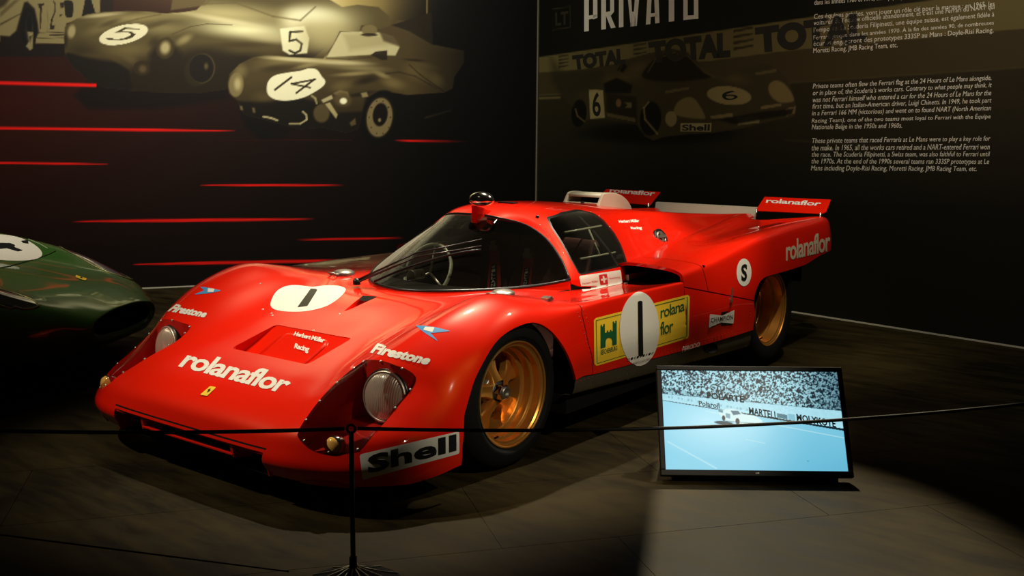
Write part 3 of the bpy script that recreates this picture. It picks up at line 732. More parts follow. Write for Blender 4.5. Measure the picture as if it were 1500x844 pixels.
# ------------------------------------------------------------------ cockpit
mesh('cockpit_floor', *box(-.6, .6, .30, 1.33, .136, .16), BLK, CAR, smooth=False)
for sgn in (1, -1): mesh('cockpit_side', *box(min(sgn*.605, sgn*.612), max(sgn*.605, sgn*.612), .70, 1.33, .15, .60), BLK, CAR, smooth=False)
G = [[(x, y, z) for x in np.linspace(-.5, .5, 21)] for y, z in ((.33,.598),(.42,.604),(.50,.606),(.54,.590),(.545,.50),(.55,.36))]
G = np.array(G); G[:, :, 1] += .35*np.abs(G[:, :, 0])**1.6; mesh('dashboard', *grid(G), DASH, CAR)
for gx2, gy2 in ((-.24,.60),(-.12,.545)):
    mesh('gauge', *xf(lathe([(.04,.026),(-.02,.026),(-.03,.030),(-.035,.024)], 'y', 20), Matrix.Translation((gx2, gy2, .635))), STEEL, CAR)
sw = Matrix.Translation((-.22, .74, .62)) @ Matrix.Rotation(math.radians(65), 4, 'X')
ring = [(.15*math.cos(a), .15*math.sin(a), 0) for a in np.linspace(0, 2*math.pi, 37)]; so = mesh('steering_wheel', *xf(tube(ring, .010, 8, False), sw), RAIL, CAR)
for a in (90, 210, 330): mesh('wheel_spoke', *xf(tube([(0, 0, -.02), (.145*math.cos(math.radians(a)), .145*math.sin(math.radians(a)), 0)], .007, 6), sw), STEEL, so)
SEATC = mat('seat_cloth', (.07, .018, .012), .85, bump=.3, bscale=60, noise=.2)
for cx_ in (.23, -.25):
    G = []
    for y, z in ((.72,.25),(.80,.22),(.98,.23),(1.05,.28),(1.12,.42),(1.20,.60),(1.25,.74),(1.28,.79),(1.31,.78)):
        G.append([(cx_+x, y-.02*abs(x)/.2, z+(.05 if abs(x) > .17 else 0)*(z < .5)) for x in (-.23,-.21,-.17,-.08,0,.08,.17,.21,.23)])
    V, F = grid(cr(np.array(G), 4)); mesh('seat', *lip(V, F, (0, .02, -.03)), SEATC, CAR)
for q, wtx in (((718,368,731,364,733,425,713,430), 'WILLANS'), ((768,378,781,376,777,420,762,424), 'WILLANS')):
    yy = 1.12; c = [on_plane(q[2*i], q[2*i+1], 1, yy+.06*(1 if i < 2 else -1)) for i in range(4)]
    bt = mesh('harness_belt', *slab(c, .006, (0, -1, .3)), BELT, CAR, smooth=False)
    cc = np.array(c); inset = lambda u, v: (1-u)*v*cc[0]+u*v*cc[1]+u*(1-v)*cc[2]+(1-u)*(1-v)*cc[3]
    pan = [inset(u, v)+np.array([0, -.004, .001]) for u, v in ((.22,.02),(.78,.02),(.78,.66),(.22,.66))]
    mesh('belt_label', *slab(pan, .001, (0, -1, .3)), BLKP, bt, smooth=False)
    for i, ch in enumerate(wtx[:7]):
        V, F = text_mesh(ch, .01, 1, 2); v1 = .62-.085*i; P3 = np.array([inset(.34+.32*u, v1-.075+.065*v)+np.array([0, -.006, .002]) for u, v, _ in V]); 
        lt = mesh('lettering', P3, F, WHT, bt, smooth=False)
    bk_ = (cc[0]+cc[1])/2; mesh('belt_buckle', *xf(join(box(-.03, .03, -.012, .012, 0, .03), box(-.018, .018, -.016, .016, .03, .055)), Matrix.Translation(bk_+np.array([0, 0, -.005]))), STEEL, bt, smooth=False)
# catches on the body
def gizmo(name, px, py, tree, parts, material):
    h = hit(px, py, tree); o = mesh(name, *xf(join(*parts), Matrix.Translation(h)), material, CAR, smooth=False); return o
gizmo('door_handle', 917, 411, None, [box(-.005,.02,-.006,.006,-.02,.03), tube([(.01,0,0),(.03,-.04,-.01),(.03,-.06,-.005)], .006, 6)], STEEL)
gizmo('bonnet_catch', 801, 440, None, [box(-.02,.02,-.02,.02,0,.012), tube([(-.02,0,.012),(.025,0,.016)], .005, 6)], STEEL)
gizmo('side_catch', 1070.5, 434, None, [tube([(.003,.012,.045),(.004,-.0,-.03)], [.004, .007], 8), box(0,.007,-.010,.010,-.035,-.015)], STEEL)
# rivets and bolts
def line(a, b, n): return [(a[0]+(b[0]-a[0])*t, a[1]+(b[1]-a[1])*t) for t in np.linspace(0, 1, n)]
SRF = join(*[(np.array([v.co[:] for v in o.data.vertices]), [tuple(p.vertices) for p in o.data.polygons]) for o in CAR.children if o.type == 'MESH' and o.name.split('.')[0] in ('front_bodywork','door','rear_bodywork','intake_cowl','side_panel','sill_panel','cabin_shell')])
TREE = bvh(*SRF)
RIV = mat('rivet_red', (.5, .03, .02), .3, .2)
spread('rivet', line((845,452),(866,520),12)+line((853,449),(862,472),5)+line((866,522),(872,545),5)+line((876,545),(1096,484),46)+line((876,541),(1096,480),46)+line((1099,446),(1099,482),9)+line((845,560),(868,552),5), .0035, RIV, CAR)
spread('rivet', line((868,556),(868,566),3)+line((920,548),(920,556),2)+line((1094,494),(1092,512),4)+line((978,522),(978,530),2)+line((1046,496),(1056,494),3)+line((1086,490),(1094,500),3), .005, CHR, CAR)
spread('bolt', [(459,484),(482,508),(418.6,494),(430,497),(449,528),(384.8,453),(397.5,458.8),(399,462),(381.5,415.5),(497,460)], .006, STEEL, CAR)
spread('bolt', P_([(52,165),(158,212),(255,157),(343,148),(430,125),(512,122),(590,160),(655,262),(685,255),(770,395),(832,580),(752,597),(650,614),(540,632),(425,656),(345,778),(275,485),(340,483),(258,357),(66,237)], 6.03, 780, 290), .0045, STEEL, CAR)
mesh('window_hinge', *tube([hit(787,319.5)+np.array([0,0,.006]), hit(803,321)+np.array([0,-.004,.008])], .009, 8), BLKP, CAR)
mesh('exhaust_port', *xf(lathe([(.002,.05),(.006,.052),(.006,.046),(.003,.044),(.003,0)], 'x', 28), Matrix.Translation(hit(1041,510)) @ Matrix.Rotation(math.radians(-12), 4, 'X') @ Matrix.Diagonal((1, 1.5, .55, 1))), BLK, CAR)
# ------------------------------------------------------------------ print on the car
body_m = MATS['red_paint']
patch('number_circle', P_([(310,315),(325,262),(355,218),(400,191),(445,180),(490,178),(545,184),(600,190),(650,184),(700,180),(760,181),(805,190),(828,206),(812,238),(760,285),(690,325),(600,350),(530,360),(450,361),(385,356),(335,343)], 4.69, 330, 380), WHT, CAR, off=.0012, smooth_poly=True)
patch('number_one', P_([(588,203),(636,207),(565,322),(495,332)], 4.69, 330, 380), BLKP, CAR, off=.0024, step=1.5)
words('lettering', 'rolanaflor', [(281.9,513.1),(434.7,552.8),(413.3,577.3),(260.5,537.6)], WHT, CAR, bold=.028, spacing=.93)
words('lettering', 'Firestone', [(553.3,503.5),(636,523.2),(625.3,535.2),(542.1,517.3)], WHT, CAR, bold=.05, spacing=1.0)
words('lettering', 'Firestone', [(258.7,445.9),(306.7,456.5),(299.2,465.9),(245.3,456.5)], WHT, CAR, bold=.05, spacing=1.0)
patch('arrow_emblem', P_([(632,138),(690,142),(740,148),(828,170),(716,182),(762,231),(680,178)], 3.75, 440, 440), BLU, CAR, step=1)
patch('arrow_block', P_([(686,147),(738,150),(726,177),(676,164)], 3.75, 440, 440), WHT, CAR, off=.002, step=1)
patch('arrow_emblem', P_([(648,225),(700,232),(770,248),(700,262),(608,271),(672,247)], 3.75, 120, 360), BLU, CAR, step=1)
patch('arrow_block', P_([(692,235),(730,238),(722,256),(690,256)], 3.75, 120, 360), WHT, CAR, off=.002, step=1)
patch('nose_badge', P_([(705,775),(740,780),(690,828),(650,822)], 3.75, 120, 360), YEL, CAR, off=.003, step=1)
patch('horse_emblem', P_([(712,788),(704,797),(712,800),(700,803),(694,812),(690,806),(698,797),(690,796),(700,792)], 3.75, 120, 360), BLKP, CAR, off=.0042, step=.5)
q = [(527,666),(672,632),(672.5,664.5),(531,703)]
patch('sign_panel', [(529,665.5),(600,649),(671,632.2),(672.5,633.5),(672.6,663),(671,665),(600,684.5),(533,702.6),(531,701.5),(527,668)], WHT, CAR)
words('lettering', 'Shell', [(538.3,668),(668,635.5),(668,660.5),(539,694.5)], BLKP, CAR, bold=.035, spacing=1.02, off=.0026)
Z = lambda p: P_(p, 3.246, 780, 380)
patch('sponsor_panel', Z([(300,279),(735,169),(745,174),(747,182),(742,367),(736,376),(306,506),(297,504),(293,495),(291,290)]), YEL, CAR)
def stroke(name, pts, w, m_, tree=None, off=.002):
    P = []
    for a, b in zip(pts, pts[1:]):
        n_ = max(1, int(math.hypot(b[0]-a[0], b[1]-a[1])/3)); P += [(a[0]+(b[0]-a[0])*i/n_, a[1]+(b[1]-a[1])*i/n_) for i in range(n_)]
    P = np.array(P+[pts[-1]], float); T = np.gradient(P, axis=0); T /= np.linalg.norm(T, axis=1, keepdims=True)+1e-9; N = np.c_[-T[:, 1], T[:, 0]]*w/2
    G = np.stack([np.c_[P-N, P[:, 0]*0], np.c_[P+N, P[:, 0]*0]], 0); V, F = grid(G); V, F = lay(V, F, tree or TREE, off); return mesh(name, V, F, m_, CAR)
def frame_lines(q, w, m_):
    return stroke('panel_border', list(q)+[q[0]], w, m_)
def frame_lines_old(q, w, m_):
    for a, b in zip(q, q[1:]+q[:1]):
        d = np.array(b)-np.array(a); n = np.array([-d[1], d[0]])/np.linalg.norm(d)*w/2; e = d/np.linalg.norm(d)*w/2
        patch('panel_border', [tuple(np.array(a)-e+n), tuple(np.array(b)+e+n), tuple(np.array(b)+e-n), tuple(np.array(a)-e-n)], m_, CAR, off=.002, step=1.5)
frame_lines(Z([(301,291),(735,181),(733,365),(306,495)]), .9, GRN)
patch('castle_emblem', Z([(322,425),(322,312),(328,310),(329,320),(334,318),(335,308),(342,306),(343,350),(352,347),(352,338),(358,337),(359,346),(366,344),(366,335),(373,334),(374,342),(380,340),(380,296),(386,294),(387,304),(392,303),(392,292),(399,291),(399,405),(378,411),(377,385),(372,376),(361,372),(350,378),(346,392),(346,418)]), GRN, CAR, off=.002, step=.8)
words('lettering', 'REICHENBURG', Z([(323,431),(402,410),(402,432),(323,456)]), GRN, CAR, bold=.025, spacing=1.05)
words('lettering', 'rolana', Z([(608,226),(722,192),(722,243),(608,282)]), GRN, CAR, bold=.01, spacing=.88)
words('lettering', 'flor', Z([(606,300),(668,282),(668,346),(606,363)]), GRN, CAR, bold=.01, spacing=.88)
cc = (506, 331); patch('number_circle', Z([(cc[0]+94*math.cos(t)+2*math.sin(t), cc[1]+175*math.sin(t)-9*math.cos(t)*math.sin(t)**2) for t in np.linspace(0, 2*math.pi, 40)[:-1]]), WHT, CAR, off=.0034)
patch('number_one', Z([(497,200),(508,197),(519,199),(523,455),(512,462),(500,458)]), BLKP, CAR, off=.0048, step=1.2)
for i in range(9): patch('checker', Z([(452+14*i, 470-3.6*i), (462+14*i, 467-3.6*i), (458+14*i, 480-3.8*i), (448+14*i, 483-3.8*i)]), BLKP if i % 2 else GRYV, CAR, off=.0046, step=.7)
patch('number_circle', [(1089.6+10.9*math.cos(t), 399.1+20.4*math.sin(t)) for t in np.linspace(0, 2*math.pi, 30)[:-1]], WHT, CAR)
words('lettering', 'S', P_([(990,447),(1020,443),(1018,523),(992,525)], 3.246, 780, 250), BLKP, CAR, bold=.03, off=.0026)
K = lambda p: P_(p, 16.875, 1020, 440)
patch('spark_bow', K([(610,290),(830,262),(640,385),(612,390)]), BLKP, CAR, off=.0012, step=.8); patch('spark_bow', K([(610,530),(890,575),(880,600),(612,625)]), BLKP, CAR, off=.0012, step=.8)
patch('spark_panel', K([(330,340),(640,378),(935,238),(908,575),(610,545),(300,680)]), WHT, CAR, off=.002, step=1.2)
words('lettering', 'CHAMPION', K([(345,440),(895,352),(885,462),(350,556)]), BLKP, CAR, bold=.01, spacing=1.08, off=.0034)
words('lettering', 'FERODO', Z([(713,416),(795,391),(794,413),(708,442)]), WHT, CAR, bold=.03, off=.003)
words('lettering', 'rolanaflor', P_([(1107,366),(1393,298),(1393,430),(1107,497)], 4.412, 900, 270), CRM, CAR, bold=.02, spacing=.92)
words('lettering', 'Herbert Müller', P_([(25,232),(158,226),(160,246),(30,252)], 4.412, 900, 270), WHT, CAR, bold=.03, spacing=.9)
words('lettering', 'Racing', P_([(100,276),(175,272),(178,298),(110,298)], 4.412, 900, 270), WHT, CAR, bold=.03, spacing=.9)
Z5 = lambda p: P_(p, 3.246, 780, 250)
patch('driver_plate', Z5([(220,502),(418,473),(427,538),(238,577)]), WHT, CAR)
patch('flag_square', Z5([(314,497),(353,491),(358,540),(322,546)]), REDV, CAR, off=.002, step=1)
patch('flag_cross', Z5([(331,502),(339,501),(341,513),(351,511),(352,519),(342,521),(344,534),(336,536),(334,523),(324,525),(323,516),(333,514)]), WHT, CAR, off=.0028, step=.7)
words('lettering', 'Herbert Müller', Z5([(236,533),(310,520),(311,530),(238,544)]), REDV, CAR, bold=0, off=.002, sub=.3)
words('lettering', 'René Herzog', Z5([(364,509),(414,502),(415,513),(366,520)]), REDV, CAR, bold=0, off=.002, sub=.3)
FT = bvh(*join(*[(np.array([v.co[:] for v in o.data.vertices]), [tuple(p.vertices) for p in o.data.polygons]) for o in CAR.children if o.name.startswith('tail_flap')]))
words('lettering', 'rolanaflor', P_([(405,196),(1172,238),(1130,302),(392,257)], 9.375, 1080, 270), WHT, CAR, FT, bold=.022, spacing=.95)
words('lettering', 'rolanaflor', P_([(372,80),(705,100),(690,138),(363,110)], 5, 820, 260), WHT, CAR, FT, bold=.022, spacing=.95)
# ------------------------------------------------------------------ room
WP, WD = np.array([-4.25, 1.87, 0]), np.array([.528, .849, 0]); WD = WD/np.linalg.norm(WD)     # left wall line
RP, RD = np.array([1.20, 4.07, 0]), np.array([.982, -.191, 0]); RD = RD/np.linalg.norm(RD)      # right wall line
LN = np.array([WD[1], -WD[0], 0]); RN = np.array([RD[1], -RD[0], 0])                            # normals into the room
if LN @ (CAMP-WP) < 0: LN = -LN
if RN @ (CAMP-RP) < 0: RN = -RN
CORN = RP+RD*(-3.78)
sC = (CORN-WP) @ WD; WP = WP+LN*((CORN-WP) @ LN)
def wall(name, A, B, N, h=4.2, t=.12):
    A, B = np.array(A, float), np.array(B, float); Q = [A, B, B-N*t, A-N*t]
    V = [q*np.array([1, 1, 0])+np.array([0, 0, z]) for z in (0, h) for q in Q]
    return struct(mesh(name, V, [(0,1,2,3),(4,7,6,5),(0,4,5,1),(1,5,6,2),(2,6,7,3),(3,7,4,0)], WALLM, None, False))
WALLM = mat('matt_black_wall', (.012, .011, .009), .8, noise=.2, nscale=2)
LA = CORN-WD*6.4; RB = CORN+RD*8.0
wl = wall('wall_left', LA, CORN, LN); wr = wall('wall_right', CORN, RB, RN)
# floor: laid vinyl tiles
FB = struct(mesh('floor', *box(-7, 7, -7, 8, -.06, -.0022), mat('floor_base', (.016, .012, .007), .8), None, False))
def tile_mat(i):
    c = .020*(1+.12*random.uniform(-1, 1)); m_ = mat('floor_tile_%d' % i, (c, c*.70, c*.20), .5, spec=.08)
    nt = m_.node_tree; b = nt.nodes['Principled BSDF']; tc = nt.nodes.new('ShaderNodeNewGeometry')
    mp_ = nt.nodes.new('ShaderNodeMapping'); mp_.inputs['Rotation'].default_value = (0, 0, math.radians(35)); mp_.inputs['Scale'].default_value = (1.2, 5.5, 1)
    n = nt.nodes.new('ShaderNodeTexNoise'); n.inputs['Scale'].default_value = 2.3; n.inputs['Detail'].default_value = 7; n.inputs['Roughness'].default_value = .65
    n2 = nt.nodes.new('ShaderNodeTexNoise'); n2.inputs['Scale'].default_value = 1.1; n2.inputs['Detail'].default_value = 4
    nt.links.new(tc.outputs['Position'], mp_.inputs['Vector']); nt.links.new(mp_.outputs[0], n.inputs['Vector']); nt.links.new(tc.outputs['Position'], n2.inputs['Vector'])
    ad = nt.nodes.new('ShaderNodeMath'); ad.operation = 'ADD'; nt.links.new(n.outputs['Fac'], ad.inputs[0]); nt.links.new(n2.outputs['Fac'], ad.inputs[1])
    r = nt.nodes.new('ShaderNodeMapRange'); r.inputs['From Min'].default_value = .8; r.inputs['From Max'].default_value = 1.2; r.inputs['To Min'].default_value = .35; r.inputs['To Max'].default_value = 1.75
    nt.links.new(ad.outputs[0], r.inputs['Value'])
    s_ = nt.nodes.new('ShaderNodeVectorMath'); s_.operation = 'SCALE'; s_.inputs[0].default_value = (c, c*.70, c*.20)
    nt.links.new(r.outputs[0], s_.inputs['Scale']); nt.links.new(s_.outputs[0], b.inputs['Base Color'])
    rr_ = nt.nodes.new('ShaderNodeMapRange'); rr_.inputs['To Min'].default_value = .5; rr_.inputs['To Max'].default_value = .75
    nt.links.new(n.outputs['Fac'], rr_.inputs['Value']); nt.links.new(rr_.outputs[0], b.inputs['Roughness']); return m_
TM = [tile_mat(i) for i in range(5)]
tw, tl = .60, 1.20
TME = []
for m_ in TM:
    V, F = box(0, tw-.0022, 0, tl-.0022, -.0022, 0); me = bpy.data.meshes.new('tile'); me.from_pydata([tuple(v) for v in V], [], F); me.materials.append(m_); TME.append(me)
ang = math.radians(-37); ca, sa = math.cos(ang), math.sin(ang); nt_ = 0
def inroom(p): return (p-CORN) @ LN > -.05 and (p-CORN) @ RN > -.05
for i in range(-16, 17):
    for j in range(-9, 10):
        lx, ly = i*tw, j*tl+(i % 3)*tl/3; c = np.array([lx+tw/2, ly+tl/2]); p = np.array([ca*c[0]-sa*c[1]+.9, sa*c[0]+ca*c[1]-.3, 0])
        dd = (p-CAMP) @ FWD; q = p-CAMP
        if dd < .8: continue
        px_, py_ = 750+FOC*(q @ RT)/dd, 422-FOC*(q @ UP)/dd
        ext = FOC*.8/dd
        if not (-ext-350 < px_ < 1850+ext and py_ < 1150+ext*1.5): continue
        if not inroom(p+LN*.6+RN*.6): continue
        o = bpy.data.objects.new('tile', random.choice(TME)); COL.objects.link(o); o.parent = FB
        o.location = (ca*lx-sa*ly+.9, sa*lx+ca*ly-.3, 0); o.rotation_euler = (0, 0, ang); nt_ += 1
PALE = mat('pale_trim', (.50, .46, .34), .5)
def strip(name, A, B, N, z0, z1, t, m_):
    A, B = np.array(A, float), np.array(B, float); Q = [A+N*t, B+N*t, B-N*.0, A-N*.0]
    V = [q*np.array([1, 1, 0])+np.array([0, 0, z]) for z in (z0, z1) for q in Q]
    return mesh(name, V, [(0,1,2,3),(4,7,6,5),(0,4,5,1),(1,5,6,2),(2,6,7,3),(3,7,4,0)], m_, None, False)
struct(strip('baseboard_left', LA, CORN, LN, 0, .010, .012, PALE)); struct(strip('baseboard_right', CORN, RB, RN, 0, .010, .012, PALE))
struct(mesh('trim_1', *xf(box(-.005, .005, -.005, .005, 0, 3.2), Matrix.Translation(CORN+LN*.008+RN*.008)), mat('corner_trim', (.22, .19, .12), .5), None, False))
# ------------------------------------------------------------------ printed walls
def lin(c):
    c = np.asarray(c, float)/255.0; return np.where(c <= .04045, c/12.92, ((c+.055)/1.055)**2.4)
class Paint:
    def __init__(s, X, Y, base): s.X, s.Y = X, Y; s.C = np.tile(np.array(base, float), (len(X), 1)); s.M = None
    def mask(s, pts, soft=1.0, smooth=False):
        pts = spoly(pts, 5) if smooth else np.array(pts, float); lo, hi = pts.min(0)-soft-1, pts.max(0)+soft+1
        m_ = np.zeros(len(s.X)); k = np.where((s.X > lo[0]) & (s.X < hi[0]) & (s.Y > lo[1]) & (s.Y < hi[1]))[0]
        if len(k): m_[k] = np.clip(.5-sdf(np.c_[s.X[k], s.Y[k]], pts)/soft, 0, 1)
        return m_
    def put(s, m_, col, a=1.0):
        w = (m_*a)[:, None]
        if s.M is not None: w = w*s.M[:, None]
        s.C = s.C*(1-w)+np.array(col, float)*w
    def poly(s, pts, col, a=1.0, soft=1.0, smooth=False): m_ = s.mask(pts, soft, smooth); s.put(m_, col, a); return m_
    def ell(s, cx, cy, rx, ry, col, a=1.0, rot=0, soft=.15):
        t = math.radians(rot); dx, dy = s.X-cx, s.Y-cy; u = (dx*math.cos(t)+dy*math.sin(t))/rx; v = (-dx*math.sin(t)+dy*math.cos(t))/ry
        r = np.sqrt(u*u+v*v); m_ = np.clip((1-r)/soft+.0, 0, 1); m_ = m_*m_*(3-2*m_); s.put(m_, col, a)
    def line(s, pts, w, col, a=1.0, soft=1.0):
        for p, q in zip(pts, pts[1:]):
            p, q = np.array(p, float), np.array(q, float); d = q-p; L = d @ d; t = np.clip(((s.X-p[0])*d[0]+(s.Y-p[1])*d[1])/L, 0, 1)
            r = np.hypot(s.X-p[0]-t*d[0], s.Y-p[1]-t*d[1]); s.put(np.clip((w/2-r)/soft+.5, 0, 1), col, a)
def z(sc, ox, oy, pts): return [(a/sc+ox, b/sc+oy) for a, b in pts]
def print_panel(name, P0, D, N, u0, u1, z0, z1, step, off, painter, rough, material):
    nu, nz = int((u1-u0)/step), int((z1-z0)/step)
    uu, zz = np.meshgrid(np.linspace(u0, u1, nu), np.linspace(z0, z1, nz)); uu, zz = uu.ravel(), zz.ravel()
    V = P0+uu[:, None]*D+zz[:, None]*np.array([0, 0, 1.])+N*off
    q = V-CAMP; d = q @ FWD; X, Y = 750+FOC*(q @ RT)/d, 422-FOC*(q @ UP)/d
    C = painter(X, Y)
    idx = np.arange(nu*nz).reshape(nz, nu); F = np.stack([idx[:-1, :-1], idx[:-1, 1:], idx[1:, 1:], idx[1:, :-1]], -1).reshape(-1, 4)
    if np.cross(D, [0, 0, 1]) @ N < 0: F = F[:, ::-1]
    me = bpy.data.meshes.new(name); me.vertices.add(len(V)); me.vertices.foreach_set('co', V.ravel()); me.loops.add(F.size); me.loops.foreach_set('vertex_index', F.ravel().astype(np.int32))
    me.polygons.add(len(F)); me.polygons.foreach_set('loop_start', np.arange(0, F.size, 4, dtype=np.int32)); me.update(calc_edges=True)
    at = me.color_attributes.new('print', 'FLOAT_COLOR', 'POINT'); at.data.foreach_set('color', np.c_[lin(np.clip(C, 0, 255)), np.ones(len(C))].ravel())
    return link(name, me, material, None, False)
def print_mat(name, gain, rough, emit=False):
    m_ = bpy.data.materials.new(name); m_.use_nodes = True; nt = m_.node_tree; b = nt.nodes['Principled BSDF']
    vc = nt.nodes.new('ShaderNodeVertexColor'); vc.layer_name = 'print'
    sc = nt.nodes.new('ShaderNodeVectorMath'); sc.operation = 'SCALE'; sc.inputs['Scale'].default_value = gain; nt.links.new(vc.outputs['Color'], sc.inputs[0])
    b.inputs['Roughness'].default_value = rough; b.inputs['Specular IOR Level'].default_value = .2
    if emit:
        b.inputs['Base Color'].default_value = (.01, .01, .01, 1); nt.links.new(vc.outputs['Color'], b.inputs['Emission Color']); b.inputs['Emission Strength'].default_value = gain
    else: nt.links.new(sc.outputs[0], b.inputs['Base Color'])
    return m_
def paint_left(X, Y):
    p = Paint(X, Y, (12, 7, 3))
    # smoky ground, with a bright glow painted in towards the top
    p.put(np.clip(1-(X+40)/620, 0, 1)*np.clip(1-np.abs(Y-150)/330, 0, 1), (58, 13, 5), .95)
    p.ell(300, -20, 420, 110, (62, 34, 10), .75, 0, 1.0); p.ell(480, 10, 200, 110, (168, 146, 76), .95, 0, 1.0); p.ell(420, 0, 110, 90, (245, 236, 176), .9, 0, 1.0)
    p.ell(400, -170, 420, 230, (245, 238, 190), .95, 0, 1.0); p.put(np.clip((X-560)/130, 0, 1)*np.clip((Y+60)/80, .35, 1), (5, 4, 2), 1.0); p.put(np.clip((Y-330)/120, 0, 1), (14, 9, 5), .6)  # pale glow above the frame, painted in as light for the windscreen to reflect
    # pale car with a twelve on its door, cropped by the frame
    A = lambda q: z(8.44, 0, 0, q)
    p.poly(A([(-900,-200),(1400,-200),(1300,160),(1000,230),(820,290),(800,540),(430,540),(-900,470)]), (126, 113, 72), 1, 1.5)
    p.poly(A([(0,560),(0,440),(120,450),(200,380),(250,200),(300,30),(340,20),(430,110),(470,300),(480,400),(440,480),(440,540),(800,545),(800,700),(0,700)]), (22, 14, 7), 1, 3)
    p.ell(42, 42, 13, 33, (14, 11, 6), 1, 0, .15); p.ell(43, 42, 7, 27, (84, 74, 46), .5, 0, .5); p.ell(43, 36, 5, 18, (12, 10, 6), 1, 0, .3); p.poly(A([(340,390),(410,400),(405,600),(370,625),(320,570),(360,510)]), (150, 136, 92), .85, 2); p.poly(A([(360,450),(395,440),(375,530)]), (30, 22, 12), .8, 2)
    p.poly(A([(0,290),(260,160),(255,175),(0,320)]), (60, 48, 24), .8, 2); p.poly(A([(0,150),(180,0),(240,0),(30,190),(0,210)]), (70, 58, 30), .6, 3)
    p.poly(A([(-300,-100),(180,-100),(60,70),(-300,260)]), (46, 36, 18), .9, 6)
    for q in ([(465,50),(545,38),(550,62),(520,70),(505,360),(495,360),(490,110)], [(655,0),(690,40),(690,140),(655,230),(640,310),(680,310),(665,365),(612,365),(630,240),(670,150),(670,60)], [(742,35),(790,30),(790,100),(752,100)], [(735,180),(772,180),(745,212)]): p.poly(A(q), (36, 26, 14), .95, .8)
    p.poly(A([(795,10),(880,8),(905,60),(900,190),(870,218),(815,205),(797,100)]), (24, 18, 10), 1, 1, True)
    p.poly(A([(1060,-60),(1110,-60),(1180,160),(1010,205),(1040,60)]), (18, 13, 8), 1, 1); p.poly(A([(1240,-60),(1400,-60),(1400,160),(1235,160)]), (30, 20, 10), 1, 1.5)
    p.poly(A([(610,425),(790,425),(790,440),(610,443)]), (30, 22, 12), .9, .8); p.poly(A([(470,398),(790,396),(790,404),(470,406)]), (40, 30, 16), .9, .8); p.poly(A([(430,468),(790,466),(790,474),(430,476)]), (50, 38, 20), .8, .8)
    p.line(A([(590,60),(588,395)]), .8, (90, 78, 46), .6)
    # large racer with a five on the bonnet
    B = lambda q: z(5.77, 80, 0, q)
    body = B([(85,230),(110,205),(180,160),(280,120),(420,100),(600,93),(780,98),(930,115),(1080,105),(1200,85),(1300,-20),(2300,-20),(2430,60),(2560,40),(2740,60),(2830,140),(2840,200),(2700,270),(2300,400),(2150,520),(1900,640),(1500,745),(1200,790),(700,770),(420,740),(300,690),(150,560),(90,470),(78,330)])
    p.poly([(130, 118), (330, 118), (335, 146), (230, 160), (130, 160), (108, 140)], (16, 8, 4), .95, 8)
    M = p.poly(body, (80, 69, 37), 1, 1.2); p.M = M; p.put(np.clip((Y-60)/55, 0, 1), (40, 30, 13), .85)
    p.ell(330, 20, 150, 26, (196, 184, 126), .8, 4, 1.0); p.ell(200, 26, 90, 12, (150, 136, 86), .8, -3, 1.0); p.ell(360, 44, 110, 20, (232, 226, 172), .95, 4, 1.0); p.ell(470, 30, 90, 40, (226, 218, 160), .8, 0, 1.0)
    p.ell(120, 78, 44, 30, (46, 36, 17), .85, 20, 1.0); p.ell(150, 40, 40, 12, (128, 114, 70), .6, -20, 1.0); p.ell(215, 88, 34, 22, (52, 41, 20), .7, 0, 1.0); p.ell(190, 74, 60, 18, (126, 110, 64), .5, 0, 1.0)
    p.poly(B([(960,330),(1030,400),(1100,480),(1300,480),(1420,470),(2400,420),(2400,900),(600,900),(640,600),(800,520),(800,460),(860,360)]), (30, 22, 9), .95, 10)
    p.ell(240, 42, 60, 14, (150, 136, 88), .6, 0, 1.0); p.ell(300, 86, 66, 26, (34, 25, 10), .95, 0, .8); p.ell(400, 84, 46, 30, (84, 70, 34), .6, 0, 1.0); p.ell(370, 118, 50, 20, (30, 22, 9), .9, 0, .9)
    p.poly(B([(100,450),(250,480),(430,490),(540,540),(620,590),(640,640),(620,800),(300,800),(90,560)]), (20, 14, 7), .97, 4, True)
    p.line(B([(470,225),(700,160),(900,120)]), 2, (80, 68, 36), .6, 2); p.line(B([(990,290),(1150,225),(1300,200),(1500,210)]), 1.2, (70, 58, 30), .8, 1)
    p.ell(289, 104, 21, 25, (40, 32, 14), .95, 5, .2); p.ell(296, 100, 20, 23, (110, 98, 60), .5, 5, .1); p.ell(295, 100, 19, 22, (22, 17, 8), .98, 5, .1); p.ell(302, 97, 5, 8, (110, 98, 62), .7, 0, .9)
    p.ell(104, 47, 10, 17, (70, 58, 32), 1, 10, .2); p.ell(105, 46, 8, 14, (160, 146, 98), .9, 10, .6); p.ell(96, 60, 5, 16, (28, 20, 10), .7, 0, .8)
    p.ell(242, 71, 15, 17, (56, 46, 22), 1, 10, .2); p.ell(242, 70, 11, 14, (176, 162, 112), .9, 10, .7)
    for cx_, cy_, rx, ry, col, a, rot in ((150, 22, 50, 5, (190, 176, 128), .8, -6), (250, 18, 60, 4, (170, 156, 108), .7, 3), (330, 30, 80, 7, (214, 202, 152), .8, 10), (160, 34, 26, 6, (60, 48, 24), .6, -22), (222, 38, 40, 6, (64, 52, 26), .6, -16), (270, 58, 20, 9, (150, 136, 88), .8, -30), (225, 62, 14, 10, (52, 41, 20), .8, -40),
        (150, 84, 50, 8, (74, 60, 32), .7, 8), (190, 86, 22, 10, (92, 77, 44), .7, 30), (400, 56, 60, 12, (196, 184, 134), .6, 6), (350, 66, 60, 6, (60, 47, 22), .7, 0), (430, 30, 30, 24, (238, 230, 182), .7, 0)): p.ell(cx_, cy_, rx, ry, col, a, rot, .9)
    p.ell(208, 100, 14, 12, (44, 34, 16), 1, 10, .2); p.ell(209, 101, 9, 9, (92, 74, 46), .8, 10, .8)
